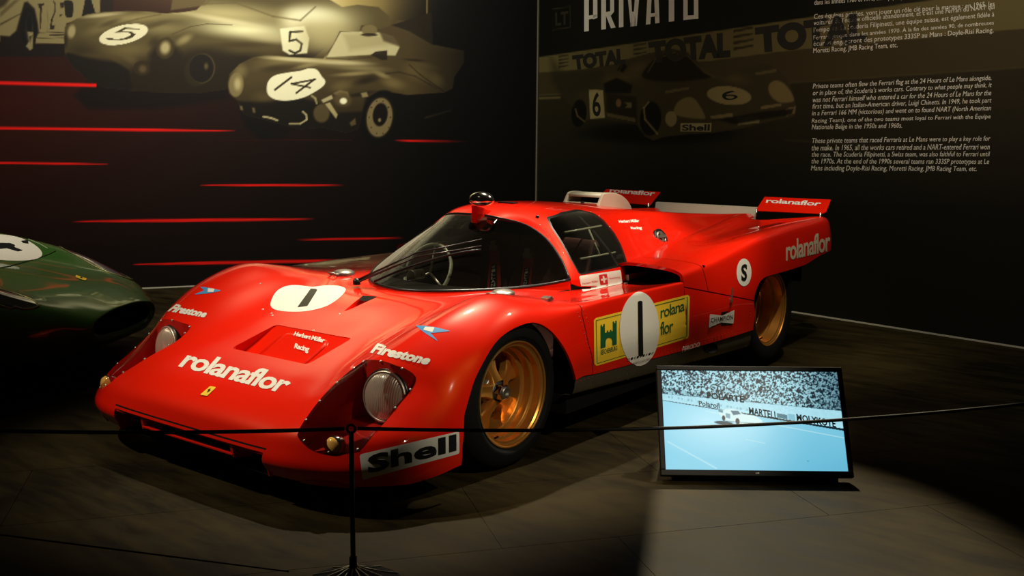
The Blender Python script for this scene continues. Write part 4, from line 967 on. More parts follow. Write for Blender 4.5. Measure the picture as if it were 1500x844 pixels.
    p.ell(181, 50.5, 37.5, 14, (222, 214, 172), 1, -13, .05)
    five = [(430,320),(470,318),(520,335),(590,322),(640,300),(645,285),(620,275),(510,275),(590,232),(725,243),(718,250),(610,243),(560,266),(650,268),(685,290),(660,318),(600,336),(520,343),(450,336)]
    p.poly(B(five), (60, 50, 24), 1, .7)
    p.M = None
    # cockpit side numeral
    p.poly([(410, 42), (446, 38), (453, 56), (450, 78), (424, 80), (414, 74)], (232, 226, 180), .9, 2)
    p.line([(443, 46), (425, 47), (424, 60), (434, 58), (442, 64), (440, 74), (432, 78), (424, 74)], 3.2, (40, 32, 16), .95)
    p.line([(529, 40), (526, 62), (532, 82)], 1, (120, 106, 60), .4)
    p.ell(460, 22, 60, 20, (246, 244, 205), .7, 8, 1.0)
    p.ell(478, 52, 62, 44, (176, 164, 112), .75, 0, .9); p.poly([(388, -60), (300, 8), (250, 15), (262, -60)], (100, 86, 50), .8, 2); p.line([(290, 6), (345, 4), (400, 24), (440, 30), (462, 10)], 2.2, (92, 80, 44), .7, 2)
    # racer with a fourteen
    G = lambda q: z(4.167, 320, 60, q)
    body = G([(55,260),(70,200),(130,140),(210,100),(300,86),(450,100),(640,108),(700,20),(740,-60),(860,-55),(870,-95),(920,-100),(960,-70),(990,-75),(1050,-50),(1080,-130),(1190,-120),(1300,20),(1500,60),(1500,130),(1440,220),(1430,290),(1380,315),(1150,330),(1100,320),(1020,310),(960,340),(880,440),(850,540),(780,560),(640,530),(500,540),(350,500),(160,450),(110,360),(65,320)])
    p.poly(G([(120,380),(160,520),(260,610),(380,600),(440,540),(860,560),(900,620),(1000,640),(1120,560),(1150,420),(1400,330),(1300,250),(300,300)]), (10, 7, 4), .95, 8)
    M = p.poly(body, (70, 58, 31), 1, 1.2); p.M = M*np.clip(1-(X-560)/130, .12, 1)
    p.ell(470, 88, 100, 14, (170, 156, 104), .8, 3, 1.0); p.ell(400, 92, 50, 14, (140, 124, 76), .7, -10, 1.0); p.ell(380, 95, 46, 10, (60, 48, 22), .4, -8, 1.0); p.ell(540, 112, 36, 14, (54, 42, 20), .7, 15, 1.0); p.ell(530, 100, 60, 8, (160, 146, 96), .6, 3, 1.0)
    p.ell(620, 110, 40, 18, (124, 106, 60), .8, 22, .8); p.ell(600, 130, 60, 30, (96, 80, 44), .5, 10, 1.0)
    p.put(np.clip((Y-120)/40, 0, 1)*np.clip((620-X)/60, 0, 1), (46, 36, 18), .8); p.poly(G([(120,370),(250,372),(330,366),(520,352),(600,370),(700,440),(880,430),(900,340),(960,330),(860,620),(160,620)]), (18, 13, 6), .96, 5); p.ell(388, 142, 30, 14, (96, 82, 46), .5, 0, 1.0)
    p.M = M
    p.poly(G([(660,100),(745,-55),(840,-60),(1000,-50),(1090,-20),(1110,30),(1080,90),(930,85)]), (196, 186, 136), .92, 2); p.poly(G([(760,-40),(900,-50),(1060,-20),(1060,20),(800,60)]), (150, 138, 92), .6, 8)
    p.poly(G([(930,85),(960,65),(1030,58),(1030,115),(1000,118)]), (34, 26, 12), .95, 1.5)
    p.poly(G([(1050,-60),(1060,-120),(1110,-125),(1180,-20),(1200,40),(1110,40)]), (76, 62, 34), .9, 3)
    p.M = M                                              # modelling of the front wings
    for cx_, cy_, rx, ry, col, a, rot in ((430, 87, 70, 5, (206, 194, 142), .8, 4), (505, 92, 60, 5, (206, 194, 142), .7, 2), (352, 104, 16, 16, (118, 104, 64), .8, 0), (402, 100, 34, 8, (44, 35, 16), .7, -6),
        (450, 96, 30, 5, (150, 136, 88), .7, -12), (520, 108, 46, 5, (150, 134, 86), .8, -4), (536, 118, 26, 8, (30, 23, 10), .8, -14), (560, 110, 20, 6, (172, 156, 104), .6, 20), (576, 122, 26, 12, (116, 100, 58), .8, 14),
        (500, 126, 24, 12, (104, 90, 50), .7, -10), (478, 138, 22, 6, (60, 48, 24), .7, 30), (528, 138, 34, 5, (26, 19, 9), .8, -10), (590, 148, 30, 12, (60, 49, 26), .8, 0), (622, 96, 32, 7, (96, 82, 46), .7, 12), (640, 118, 18, 14, (112, 96, 56), .8, 50), (606, 88, 24, 3, (36, 28, 13), .8, 5)):
        p.ell(cx_, cy_, rx, ry, col, a, rot, .9)
    p.line(G([(1020,200),(1100,190),(1200,215),(1290,265),(1330,290)]), 2, (40, 31, 15), .6, 2); p.line(G([(1165,145),(1230,205),(1350,290),(1380,312)]), 1.5, (30, 23, 11), .7, 1.5)
    p.line(G([(660,105),(800,112),(940,100)]), 2, (60, 48, 24), .7, 2); p.line(G([(70,330),(120,370),(240,395)]), 2.5, (24, 18, 8), .7, 2)
    p.M = None
    for q, c_ in (([(628,360),(690,330),(700,352),(640,378)], (190, 178, 130)), ([(700,320),(740,300),(790,310),(800,345),(760,352)], (120, 104, 64)), ([(800,500),(835,470),(840,510),(810,520)], (96, 80, 46)), ([(868,318),(905,312),(915,340),(880,345)], (150, 134, 88)), ([(130,395),(145,398),(150,425),(135,420)], (120, 104, 66)), ([(205,405),(222,410),(226,440),(210,436)], (110, 96, 60)), ([(1255,465),(1420,418),(1425,426),(1262,476)], (50, 42, 24))):
        p.poly(G(q), c_, .85, 2)
    p.poly([(573, 37), (632, 18), (634, 66), (600, 46)], (34, 27, 14), .95, 1.5); p.poly([(560, 40), (575, 38), (600, 48), (622, 64), (632, 70), (590, 70), (562, 60), (556, 48)], (70, 57, 32), .85, 4)
    p.ell(541, 44, 13, 9, (110, 96, 58), 1, 0, .25); p.ell(541, 51, 15, 3, (40, 30, 14), .9, 0, .4)
    p.line([(625.5, -5), (625.5, 19)], 1.6, (150, 132, 78), .9)
    p.ell(346, 124, 12, 20, (120, 106, 66), 1, 4, .2); p.ell(348, 123, 8, 14, (186, 172, 120), .8, 0, .8)
    p.poly(G([(295,290),(305,245),(345,210),(430,192),(500,182),(550,168),(600,175),(630,215),(652,245),(640,275),(590,310),(520,345),(430,364),(350,358),(305,330)]), (232, 226, 184), 1, 1.2, True)
    p.line(G([(445,222),(345,298)]), 3, (44, 34, 16), .95); p.line(G([(590,235),(445,262),(560,285)]), 2.6, (44, 34, 16), .95); p.line(G([(585,235),(475,318)]), 2.8, (44, 34, 16), .95)
    p.ell(471, 166, 14, 16, (78, 66, 38), 1, 0, .3); p.poly(G([(650,385),(680,375),(728,450),(718,475)]), (176, 162, 110), .9, 1.5); p.ell(502, 146, 17, 13, (84, 70, 40), .9, 10, .5); p.ell(503, 148, 7, 6, (240, 234, 190), 1, 0, .5)
    p.line(G([(275,462),(320,470),(360,485)]), 3, (176, 164, 116), .9); p.line(G([(435,505),(500,505),(540,480),(535,450),(515,432)]), 2.6, (176, 164, 116), .9); p.line(G([(570,335),(590,350),(600,380)]), 3, (160, 148, 100), .8)
    p.ell(560, 172, 31, 42, (9, 7, 4), 1, 8, .1); p.ell(556, 172, 22, 33, (66, 55, 32), .6, 8, .15); p.ell(556, 172, 19.5, 30, (120, 104, 66), 1, 8, .1); p.ell(557, 168, 12, 19, (16, 12, 7), 1, 8, .2); p.ell(556, 176, 3, 4, (140, 126, 84), .9, 0, .6)
    for k in range(10):
        a = k*.628; p.ell(556.5+15.5*math.cos(a), 172+25*math.sin(a), 1.3, 1.5, (20, 15, 8), .8, 0, .5)
    p.put(np.clip((X-600)/110, 0, 1)*np.clip((Y-20)/60, .0, 1), (5, 4, 2), .85)
    # red speed lines
    for x0, y0, x1, y1, w in ((-60, 120, 141, 125, 5.0), (-60, 187, 345, 192, 4.2), (-60, 238, 158, 240.5, 3.2), (293, 271.3, 506, 271.5, 3.2), (105, 324.5, 462, 321, 4.6), (433, 351.5, 592, 348.5, 3), (195, 387.5, 560, 380.5, 4.6), (578, 206, 690, 207.5, 3.6), (320, 205.4, 515, 205.4, 1.0)):
        t = np.clip((X-x0)/(x1-x0), 0, 1); yc = y0+(y1-y0)*t; inside = (X >= x0) & (X <= x1)
        ww = w*np.sqrt(np.clip(np.minimum(t*3.0 if x0 > -50 else 1, (1-t)*3.0 if x1 > 150 else 1+0*t), 0, 1))
        d = np.abs(Y-yc); m_ = np.clip((ww/2-d)/1.2+.4, 0, 1)*inside
        dim = .25 if w < 1.5 else 1.0
        if x0 == 578: dim = np.clip(1-(X-600)/90, 0, 1)
        p.put(m_*dim, (236, 22, 12), 1)
    return p.C
def paint_right(X, Y):
    p = Paint(X, Y, (9, 9, 4)); Q = lambda q: z(3.517, 790, 0, q)
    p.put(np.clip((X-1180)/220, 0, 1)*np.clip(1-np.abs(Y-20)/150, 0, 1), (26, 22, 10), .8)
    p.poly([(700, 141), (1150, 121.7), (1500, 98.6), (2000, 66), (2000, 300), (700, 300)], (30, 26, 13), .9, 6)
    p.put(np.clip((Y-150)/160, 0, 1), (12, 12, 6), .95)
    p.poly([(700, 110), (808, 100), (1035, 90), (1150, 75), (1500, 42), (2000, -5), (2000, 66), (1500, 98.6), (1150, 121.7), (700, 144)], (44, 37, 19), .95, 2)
    p.poly([(700, 97), (808, 81), (1200, 23), (1365, 0), (2000, -90), (2000, -5), (1500, 42), (1150, 75), (1035, 90), (808, 105), (700, 112)], (72, 64, 34), .95, 1.5)
    p.line([(700, 144), (1150, 122), (1500, 99)], 2, (66, 58, 32), .6, 2); p.line([(700, 147), (820, 143)], 3, (84, 72, 40), .8, 2)
    p.line([(1150, 205), (1400, 222)], 2.5, (44, 38, 22), .6, 2)
    for a, b in ((1000, 1102), (485, 552), (100, 150)):
        for k in range(4):
            s_ = (b-a)/102.0; yy = 292-(a-100)*.148; h_ = 110*s_+20*(1-s_); p.poly(Q([(a, yy-6+k*h_*.28), (b, yy-22*s_+k*h_*.28), (b, yy-12*s_+k*h_*.28), (a, yy+10*s_+k*h_*.28)]), (30, 26, 12), .9, 1)
    p.line(Q([(68,48),(158,32),(160,140),(68,155)]), 1.2, (44, 38, 22), .8)
    car = Q([(75,400),(130,370),(270,350),(400,328),(440,308),(560,275),(680,250),(760,266),(830,330),(900,385),(960,400),(1050,350),(1170,328),(1235,360),(1290,430),(1322,545),(1315,600),(1200,622),(1050,660),(900,684),(740,694),(640,706),(590,724),(545,704),(500,642),(340,614),(260,612),(215,640),(180,560),(120,500)])
    p.ell(965, 195, 150, 22, (5, 5, 2), .9, 0, .6)
    M = p.poly(car, (38, 32, 16), 1, 1.2); p.M = M
    p.ell(905, 116, 60, 12, (52, 43, 22), .8, -8, 1.0); p.ell(935, 100, 30, 14, (58, 48, 25), .7, -20, 1.0); p.ell(1075, 115, 40, 14, (60, 50, 26), .7, 10, 1.0); p.ell(1040, 105, 70, 12, (50, 42, 22), .7, 5, 1.0)
    p.poly(Q([(530,380),(600,300),(690,270),(760,285),(850,370),(880,400),(700,420),(560,410)]), (14, 11, 5), .92, 3, True); p.poly(Q([(330,430),(400,400),(480,440),(470,480),(340,480)]), (8, 6, 3), .9, 3)
    p.poly(Q([(400,360),(430,325),(455,340),(430,375)]), (8, 6, 3), .9, 2)
    p.poly(Q([(695,560),(720,520),(770,500),(810,520),(850,590),(850,612),(760,606),(700,590)]), (80, 68, 38), .95, 2, True); p.poly(Q([(1182,440),(1215,415),(1260,430),(1300,480),(1312,520),(1240,528),(1190,490)]), (84, 72, 40), .95, 2, True)
    p.M = None
    p.ell(1068, 140, 34, 14, (96, 84, 50), .95, 6, .08); p.ell(983, 174, 9, 12, (90, 78, 46), .95, 0, .12)
    p.poly(Q([(255,460),(328,465),(338,608),(262,612)]), (110, 98, 62), .95, 1)
    p.poly(Q([(728,636),(886,634),(884,680),(728,678)]), (104, 94, 60), .95, .8); p.poly(Q([(1270,560),(1320,548),(1316,585),(1272,600)]), (84, 74, 46), .9, .8)
    p.poly(Q([(880,598),(995,582),(998,600),(885,615)]), (88, 76, 46), .8, 1); p.poly(Q([(1140,548),(1245,532),(1248,545),(1142,565)]), (88, 76, 46), .8, 1); p.poly(Q([(1020,605),(1130,592),(1134,632),(1025,645)]), (96, 86, 56), .8, 1.2)
    for q in ([(648,468),(770,448),(772,460),(652,482)], [(1112,375),(1220,355),(1224,370),(1118,388)]): p.poly(Q(q), (70, 60, 34), .8, 1)
    p.ell(953, 174, 17, 27, (7, 6, 3), .97, 5, .15); p.ell(848, 166, 12, 22, (7, 6, 3), .97, 5, .15)
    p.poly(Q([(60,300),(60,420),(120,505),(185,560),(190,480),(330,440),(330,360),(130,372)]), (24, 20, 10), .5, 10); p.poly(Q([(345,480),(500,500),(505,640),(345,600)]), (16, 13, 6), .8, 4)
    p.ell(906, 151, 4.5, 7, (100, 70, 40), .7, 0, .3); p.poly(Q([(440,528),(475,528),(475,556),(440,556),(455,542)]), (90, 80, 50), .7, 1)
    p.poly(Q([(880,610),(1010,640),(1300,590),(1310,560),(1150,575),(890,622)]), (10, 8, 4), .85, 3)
    p.line(Q([(560,370),(600,305),(690,272),(770,292),(850,372),(905,400)]), 1.6, (62, 52, 28), .8); p.line(Q([(430,330),(410,370),(440,400),(520,390)]), 1.2, (56, 47, 25), .6)
    p.line([(963, 196), (945, 175), (943, 158), (950, 150)], 2.6, (100, 86, 48), .7); p.line([(856, 178), (846, 170), (843, 160)], 2, (84, 72, 40), .7)
    p.poly(Q([(345,580),(495,610),(495,630),(350,600)]), (66, 56, 32), .8, 1)
    return p.C
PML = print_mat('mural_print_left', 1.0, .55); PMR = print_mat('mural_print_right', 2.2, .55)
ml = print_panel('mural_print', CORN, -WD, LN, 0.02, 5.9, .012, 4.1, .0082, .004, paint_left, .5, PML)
tag(ml, 'sepia mural of three old racing cars with red speed lines, on the left wall', 'mural')
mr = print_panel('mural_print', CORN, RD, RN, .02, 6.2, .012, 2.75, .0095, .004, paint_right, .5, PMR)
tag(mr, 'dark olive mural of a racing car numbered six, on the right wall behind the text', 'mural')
# lettering on the right wall
V, F = grid(np.array([[CORN+RD*u+np.array([0, 0, h_])+RN*.004 for u in (-.2, 7.5)] for h_ in (0, 4)])); WT = bvh(V, F)
PT = lambda r, g, b: tuple(lin((r, g, b)))
TXW = mat('white_print', (.86, .82, .64), .6); TXT2 = mat('title_print', (.86, .82, .66), .6); TAN = mat('banner_letter_print', PT(26, 22, 11), .6); TAND = mat('dark_letter_print', PT(18, 15, 8), .6)
Q5 = lambda p: P_(p, 3.517, 790, 0)
grpR = mr
for ch, x0, x1, yb0, yb1 in (('P',233,300,163,152),('R',320,394,153,143),('I',411,433,142,139),('V',452,535,138,0),('A',550,608,127,0),('T',660,700,113,0),('O',744,820,104,98)):
    pass
# condensed title, cut by the frame: plain strokes as in the print
def tq(*quads):
    for q in quads: VV, FF = lay(*(lambda V, F: (np.c_[V, V[:, 0]*0], F))(np.array(Q5(q), float), [tuple(range(len(q)))]), WT, .002); ttl.append((VV, FF))
ttl = []
tq([(232,163),(256,160),(256,-90),(232,-90)], [(256,100),(299,93),(299,75),(256,80)], [(278,100),(300,92),(300,-80),(278,-80)], [(256,-70),(278,-70),(278,-90),(256,-90)])
tq([(320,153),(344,150),(344,-90),(320,-90)], [(344,80),(366,76),(394,142),(370,146)], [(366,85),(386,60),(386,-80),(366,-80)], [(344,-65),(366,-65),(366,-90),(344,-90)], [(344,80),(366,78),(366,58),(344,62)])
tq([(411,142),(434,139),(434,-90),(411,-90)])
tq([(448,-90),(470,-90),(482,135),(472,137)], [(482,135),(503,132),(522,-90),(500,-90)], [(470,137),(503,133),(490,60),(478,60)])
tq([(550,127),(573,124),(583,-90),(562,-90)], [(598,121),(620,118),(612,-90),(590,-90)], [(568,88),(605,84),(605,66),(568,70)])
tq([(668,112),(696,109),(696,-90),(668,-90)])
tq([(743,104),(765,101),(765,-90),(743,-90)], [(797,98),(820,97),(820,-90),(797,-90)], [(765,101),(797,98),(797,78),(765,80)])
for VV, FF in ttl: mesh('title_stroke', VV, FF, TXT2, mr, smooth=False)
def wtext(name, txt, q, m_, bold=0.0, off=.0015, spacing=1.0, res=6):
    return words(name, txt, q, m_, mr, WT, bold=bold, off=off, sub=0, res=res, spacing=spacing)
wtext('banner_lettering', 'TOTAL', Q5([(168,286),(442,246),(445,328),(178,362)]), TAN, .07)
wtext('banner_lettering', 'TOTAL', Q5([(560,216),(985,162),(985,296),(575,326)]), TAN, .07)
wtext('banner_lettering', 'TOTAL', Q5([(1110,142),(1690,58),(1690,222),(1120,274)]), TAN, .07)
wtext('banner_lettering', 'LT', Q5([(82,66),(150,56),(150,126),(84,134)]), mat('sign_print', PT(44, 38, 22), .6), .03)
wtext('car_number', '6', Q5([(272,474),(314,474),(318,598),(276,600)]), TAND, .02)
wtext('car_number', '6', Q5([(930,462),(1030,470),(1020,512),(950,518)]), TAND, .0)
wtext('side_lettering', 'Shell', Q5([(736,642),(880,640),(878,674),(736,674)]), TAND, .03)
R6 = lambda a, b: (a/3.246+1150, b/3.246)
FRL = [("dans les années 1960 et 1970, des équipes privées", 140, 25, 620, -10, False), ("Ces équipes privées, vont jouer un rôle clé pour la marque : en 1965, les", 138, 92, 997, 30, 1), ("voitures de l’équipe officielle abandonnent, et c’est une Ferrari du NART qui", 137, 122, 997, 44, 1),
 ("l’emporte. La Scuderia Filipinetti, une équipe suisse, est également fidèle à", 137, 156, 996, 80, 1), ("Ferrari, jusque dans les années 1970. À la fin des années 90, de nombreuses", 136, 189, 994, 117, 1),
 ("écuries engageront des prototypes 333SP au Mans : Doyle-Risi Racing,", 136, 221, 992, 155, 1), ("Moretti Racing, JMB Racing Team, etc.", 135, 254, 536, 226, 1),
 ("Private teams often flew the Ferrari flag at the 24 Hours of Le Mans alongside,", 132, 423, 981, 382, 2), ("or in place of, the Scuderia’s works cars. Contrary to what people may think, it", 131, 455, 981, 416, 2), ("was not Ferrari himself who entered a car for the 24 Hours of Le Mans for the", 130, 487, 980, 453, 2),
 ("first time, but an Italian-American driver, Luigi Chinetti. In 1949, he took part", 129, 519, 980, 489, 2), ("in a Ferrari 166 MM (victorious) and went on to found NART (North American", 128, 551, 978, 526, 2), ("Racing Team), one of the two teams most loyal to Ferrari with the Équipe", 127, 584, 977, 563, 2), ("Nationale Belge in the 1950s and 1960s.", 127, 617, 556, 609, 2),
 ("These private teams that raced Ferraris at Le Mans were to play a key role for", 126, 682, 974, 671, 2), ("the make. In 1965, all the works cars retired and a NART-entered Ferrari won", 125, 714, 972, 709, 2), ("the race. The Scuderia Filipinetti, a Swiss team, was also faithful to Ferrari until", 125, 747, 971, 745, 2),
 ("the 1970s. At the end of the 1990s several teams ran 333SP prototypes at Le", 124, 779, 969, 781, 2), ("Mans including Doyle-Risi Racing, Moretti Racing, JMB Racing Team, etc.", 123, 812, 911, 815, 2)]
for txt, x0, y0, x1, y1, kind in FRL:
    s_ = 4 if kind == 2 else 0; asc = 25 if re.search('[A-Zdfhklbtéèôà0-9]', txt) else 18
    dsc = 6 if re.search('[gjpqy,()]', txt) else 0; q = [R6(x0+s_, y0-asc), R6(x1+s_, y1-asc), R6(x1-1, y1+dsc), R6(x0-1, y0+dsc)]
    o = wtext('text_line', txt, q, TXW, 0, res=2); o['kind'] = 'stuff'
# ------------------------------------------------------------------ monitor leaning on a low stand
BL, BR = on_plane(968, 697, 2, .03), on_plane(1251, 700, 2, .03)
tu = (BR-BL); TVW = np.linalg.norm(tu); tu = tu/TVW; tb = np.array([-tu[1], tu[0], 0]); th = math.radians(31)
tv_up = np.array([0, 0, 1])*math.cos(th)+tb*math.sin(th); tn = np.cross(tu, tv_up); TVH = .445
TVM = Matrix(((tu[0], tv_up[0], tn[0], BL[0]), (tu[1], tv_up[1], tn[1], BL[1]), (tu[2], tv_up[2], tn[2], BL[2]), (0, 0, 0, 1)))
TV = tag(empty('monitor', (BL[0]+tu[0]*TVW/2, BL[1]+tu[1]*TVW/2, 0)), 'black-framed monitor tilted back on the floor, playing a blue-tinted race film', 'monitor')
TV.rotation_euler = (0, 0, 0)
def tvpart(name, VF, m_, smooth=False, par=None):
    V, F = xf(VF, TVM); V = V-np.array(TV.location); return mesh(name, V, F, m_, par or TV, smooth)
BEZ = mat('bezel_plastic', (.009, .008, .005), .5, spec=.2, noise=.1)
fw, fb = .020, .024
for nm, r in (('bezel', (0, TVW, TVH-fw, TVH)), ('bezel', (0, TVW, 0, fb)), ('bezel', (0, fw, fb, TVH-fw)), ('bezel', (TVW-fw, TVW, fb, TVH-fw))):
    bevel(tvpart(nm, box(*r, -.020, .006), BEZ), .003)
bevel(tvpart('back_cover', box(.005, TVW-.005, .005, TVH-.005, -.045, -.02), BEZ), .01)
def paint_tv(X, Y):     # X, Y in screen units 0..1044 x 0..578, top left origin
    p = Paint(X, Y, (138, 210, 234)); rs = np.random.RandomState(5)
    p.put(np.clip((X-100)/1100, 0, 1)*np.clip((Y-150)/430, 0, 1), (84, 170, 202), .8); p.put(np.clip(1-np.hypot((X-250)/420, (Y-300)/220), 0, 1), (186, 234, 248), .9)
    edge = 178+(X-5)*.150                                # foot of the barrier
    crowd = (Y < edge-12)
    cell = 7.0; n1 = rs.rand(260, 260); n2 = rs.rand(260, 260)
    def samp_(n, c): 
        a, b = X/c, Y/c; i, j = a.astype(int) % 259, b.astype(int) % 259; fa, fb_ = a-np.floor(a), b-np.floor(b)
        return n[i, j]*(1-fa)*(1-fb_)+n[i+1, j]*fa*(1-fb_)+n[i, j+1]*(1-fa)*fb_+n[i+1, j+1]*fa*fb_
    v = samp_(n1, 7.5)*.6+samp_(n2, 4.5)*.5; k = np.clip((v-.42)/.22, 0, 1)
    k = k*(1-.45*np.clip((X-760)/300, 0, 1))
    cc_ = np.array([8, 26, 38])*(1-k[:, None])+np.array([170, 226, 238])*k[:, None]
    p.C = np.where(crowd[:, None], cc_, p.C)
    band = lambda a, b: ((Y > edge+a) & (Y < edge+b)).astype(float)
    p.put(band(-78, -48)*np.clip(1-k, .3, 1), (22, 60, 78), .5); p.put(((Y > edge-38-X*.062) & (Y < edge)).astype(float), (172, 226, 240), .95); p.put(((Y > edge) & (Y < edge+3+X*.010)).astype(float), (8, 26, 36), .95)
    p.put(((Y > edge-40-X*.062) & (Y < edge-37-X*.062)).astype(float), (50, 100, 120), .6)
    for k_ in range(26): p.poly([(14+k_*19, 150+k_*2.9), (24+k_*19, 151+k_*2.9), (24+k_*19, 163+k_*2.9), (14+k_*19, 162+k_*2.9)], (70, 120, 140), .35 if k_ % 3 else 0)
    p.poly([(665, 228+20), (725, 238+20), (725, 284), (665, 274)], (40, 90, 104), .8); p.poly([(730, 250), (770, 256), (770, 290), (730, 286)], (120, 186, 206), .9)
    for q in ([(560,300),(1044,388)], [(250,240),(420,272)]): p.line(q, 4, (210, 240, 238), .7, 3)
    p.line([(20,420),(290,568)], 7, (206, 238, 240), .6, 6); p.line([(470,402),(580,424)], 4, (190, 228, 232), .6, 3)
    p.ell(350, 308, 62, 12, (18, 48, 62), .95, 4, .3)
    p.poly([(322,228),(350,232),(400,224),(440,232),(470,258),(530,262),(575,290),(575,308),(520,318),(450,322),(400,300),(348,290),(328,255)], (206, 236, 238), 1, 3)
    p.poly([(322,228),(352,236),(350,250),(326,244)], (70, 130, 150), .9, 2); p.poly([(395,236),(440,236),(455,256),(410,262)], (40, 86, 104), .85, 3); p.ell(352, 280, 11, 18, (8, 24, 34), 1, 0, .3); p.ell(432, 298, 14, 21, (8, 24, 34), 1, 0, .3); p.line([(350,296),(570,312)], 3, (30, 70, 88), .7, 2); p.poly([(365,250),(392,256),(390,284),(366,276)], (60, 110, 130), .6, 3)
    p.ell(820, 522, 7, 4, (50, 110, 130), .6, 0, .6)
    return p.C
nu, nz = 348, 193; uu, zz = np.meshgrid(np.linspace(0, 1, nu), np.linspace(0, 1, nz)); uu, zz = uu.ravel(), zz.ravel()
C = paint_tv(uu*1044, (1-zz)*578); V = np.c_[fw+uu*(TVW-2*fw), fb+zz*(TVH-fw-fb), uu*0+.001]; V = np.array([tuple(TVM @ Vector(v)) for v in V])-np.array(TV.location)
idx = np.arange(nu*nz).reshape(nz, nu); F = np.stack([idx[:-1, :-1], idx[:-1, 1:], idx[1:, 1:], idx[1:, :-1]], -1).reshape(-1, 4)
scr = mesh('screen', V, F, print_mat('screen_image', 1.0, .3, True), TV, False); at = scr.data.color_attributes.new('print', 'FLOAT_COLOR', 'POINT'); at.data.foreach_set('color', np.c_[lin(np.clip(C, 0, 255)), np.ones(len(C))].ravel())
SD = mat('screen_dark_letter', (.004, .012, .02), .5)
def scr_words(txt, q, m_=None, bold=.0):
    V, F = text_mesh(txt, bold, 1.0, 2); p = quadmap(V, q); V2 = np.c_[fw+p[:, 0]/1044*(TVW-2*fw), fb+(1-p[:, 1]/578)*(TVH-fw-fb), p[:, 0]*0+.0022]
    return tvpart('lettering', (V2, F), m_ or SD, par=scr)
scr_words('MARTELL', [(503,214),(668,240),(668,284),(503,256)], bold=.025); scr_words('MOLYKOTE', [(778,250),(1002,286),(1002,330),(778,292)], bold=.03)
scr_words('Polaroil', [(212,180),(332,192),(332,226),(212,208)], bold=.02); scr_words('POLARTE', [(262,128),(480,150),(478,190),(262,166)], bold=.03)
tvpart('maker_mark', (lambda V, F: (np.c_[V[:, 0]*.012+TVW/2-.006, V[:, 1]*.005+.010, V[:, 0]*0+.0075], F))(*text_mesh('LG', .02, 1, 2)), STEEL)
# plinth behind the panel
Q = [(.06, -.02), (TVW-.06, -.02), (TVW-.06, .26), (.06, .26)]
prismV = []
for a, b, zz_ in ((.05,0,0),(TVW-.05,0,0),(TVW-.05,.30,0),(.05,.30,0),(.05,.005,.028),(TVW-.05,.005,.028),(TVW-.05,.245,.37),(.05,.245,.37)):
    q = BL*np.array([1, 1, 0])+tu*a+tb*(b+.028)+np.array([0, 0, zz_]); prismV.append(q-np.array(TV.location))
mesh('stand', prismV, [(0,3,2,1),(4,5,6,7),(0,1,5,4),(1,2,6,5),(2,3,7,6),(3,0,4,7)], BLK, TV, False)
# unseen flag added below the floor spotlight: trims its beam in a straight edge left of the monitor's foreground
SPt = np.array([.3, 2.9, 4.1]); Aq, Bq = on_plane(961, 727, 2, 0), on_plane(947, 845, 2, 0); dl = (Bq-Aq); A1, B1 = Aq-dl*3.0, Bq+dl*1.5
k_ = .12; fa, fb2 = SPt+(A1-SPt)*k_, SPt+(B1-SPt)*k_; side = np.cross(dl, [0, 0, 1.]); side = side/np.linalg.norm(side)
if side @ (np.array([1.9, 0, 0])-Aq) > 0: side = -side
bd = mesh('barn_door', *slab([tuple(fa), tuple(fb2), tuple(fb2+side*.6), tuple(fa+side*.6)], .002, (0, 0, 1)), BLK, None, False)
tag(bd, 'black metal barn door flap of the ceiling spotlight above the monitor', 'lamp shutter')
# ------------------------------------------------------------------ rope barrier
PB = on_plane(518, 862, 2, 0)
PS = tag(empty('barrier_post', (PB[0], PB[1], 0)), 'slim black barrier post on a ribbed cone foot in front of the red car', 'barrier post', 'barrier posts')
PSM = mat('black_steel', (.02, .02, .016), .35, .6); RIBM = mat('worn_rib_metal', (.30, .27, .17), .45, .7)
mesh('pole', *tube([(0, 0, .05), (0, 0, .475)], .0075, 12), PSM, PS); mesh('collar', *lathe([(.060, .0), (.060, .012), (.098, .011), (.102, .0)], 'z', 16), PSM, PS)
eye = [(.012*math.cos(a), 0, .486+.012*math.sin(a)) for a in np.linspace(0, 2*math.pi, 17)]; mesh('rope_eye', *xf(tube(eye, .004, 6, False), Matrix.Rotation(.6, 4, 'Z')), PSM, PS)
mesh('foot', *lathe([(.0, .145), (.004, .150), (.010, .148), (.030, .085), (.062, .014), (.064, 0)], 'z', 40), BLK, PS)
for k in range(12):
    a = 2*math.pi*k/12+.2; mesh('foot_rib', *tube([(.013*math.cos(a), .013*math.sin(a), .066), (.085*math.cos(a), .085*math.sin(a), .034), (.146*math.cos(a), .146*math.sin(a), .013)], .0022, 5), RIBM, PS)
top = np.array([PB[0], PB[1], .486])
def rope_pts(pp, depth0, depth1, n=20):
    out = []
    for i, (px_, py_) in enumerate(cr(np.array(pp, float), n)):
        t = i/((len(pp)-1)*n); d = pray(px_, py_); dep = depth0+(depth1-depth0)*t; out.append(CAMP+d*dep)
    return out
dtop = (top-CAMP) @ FWD
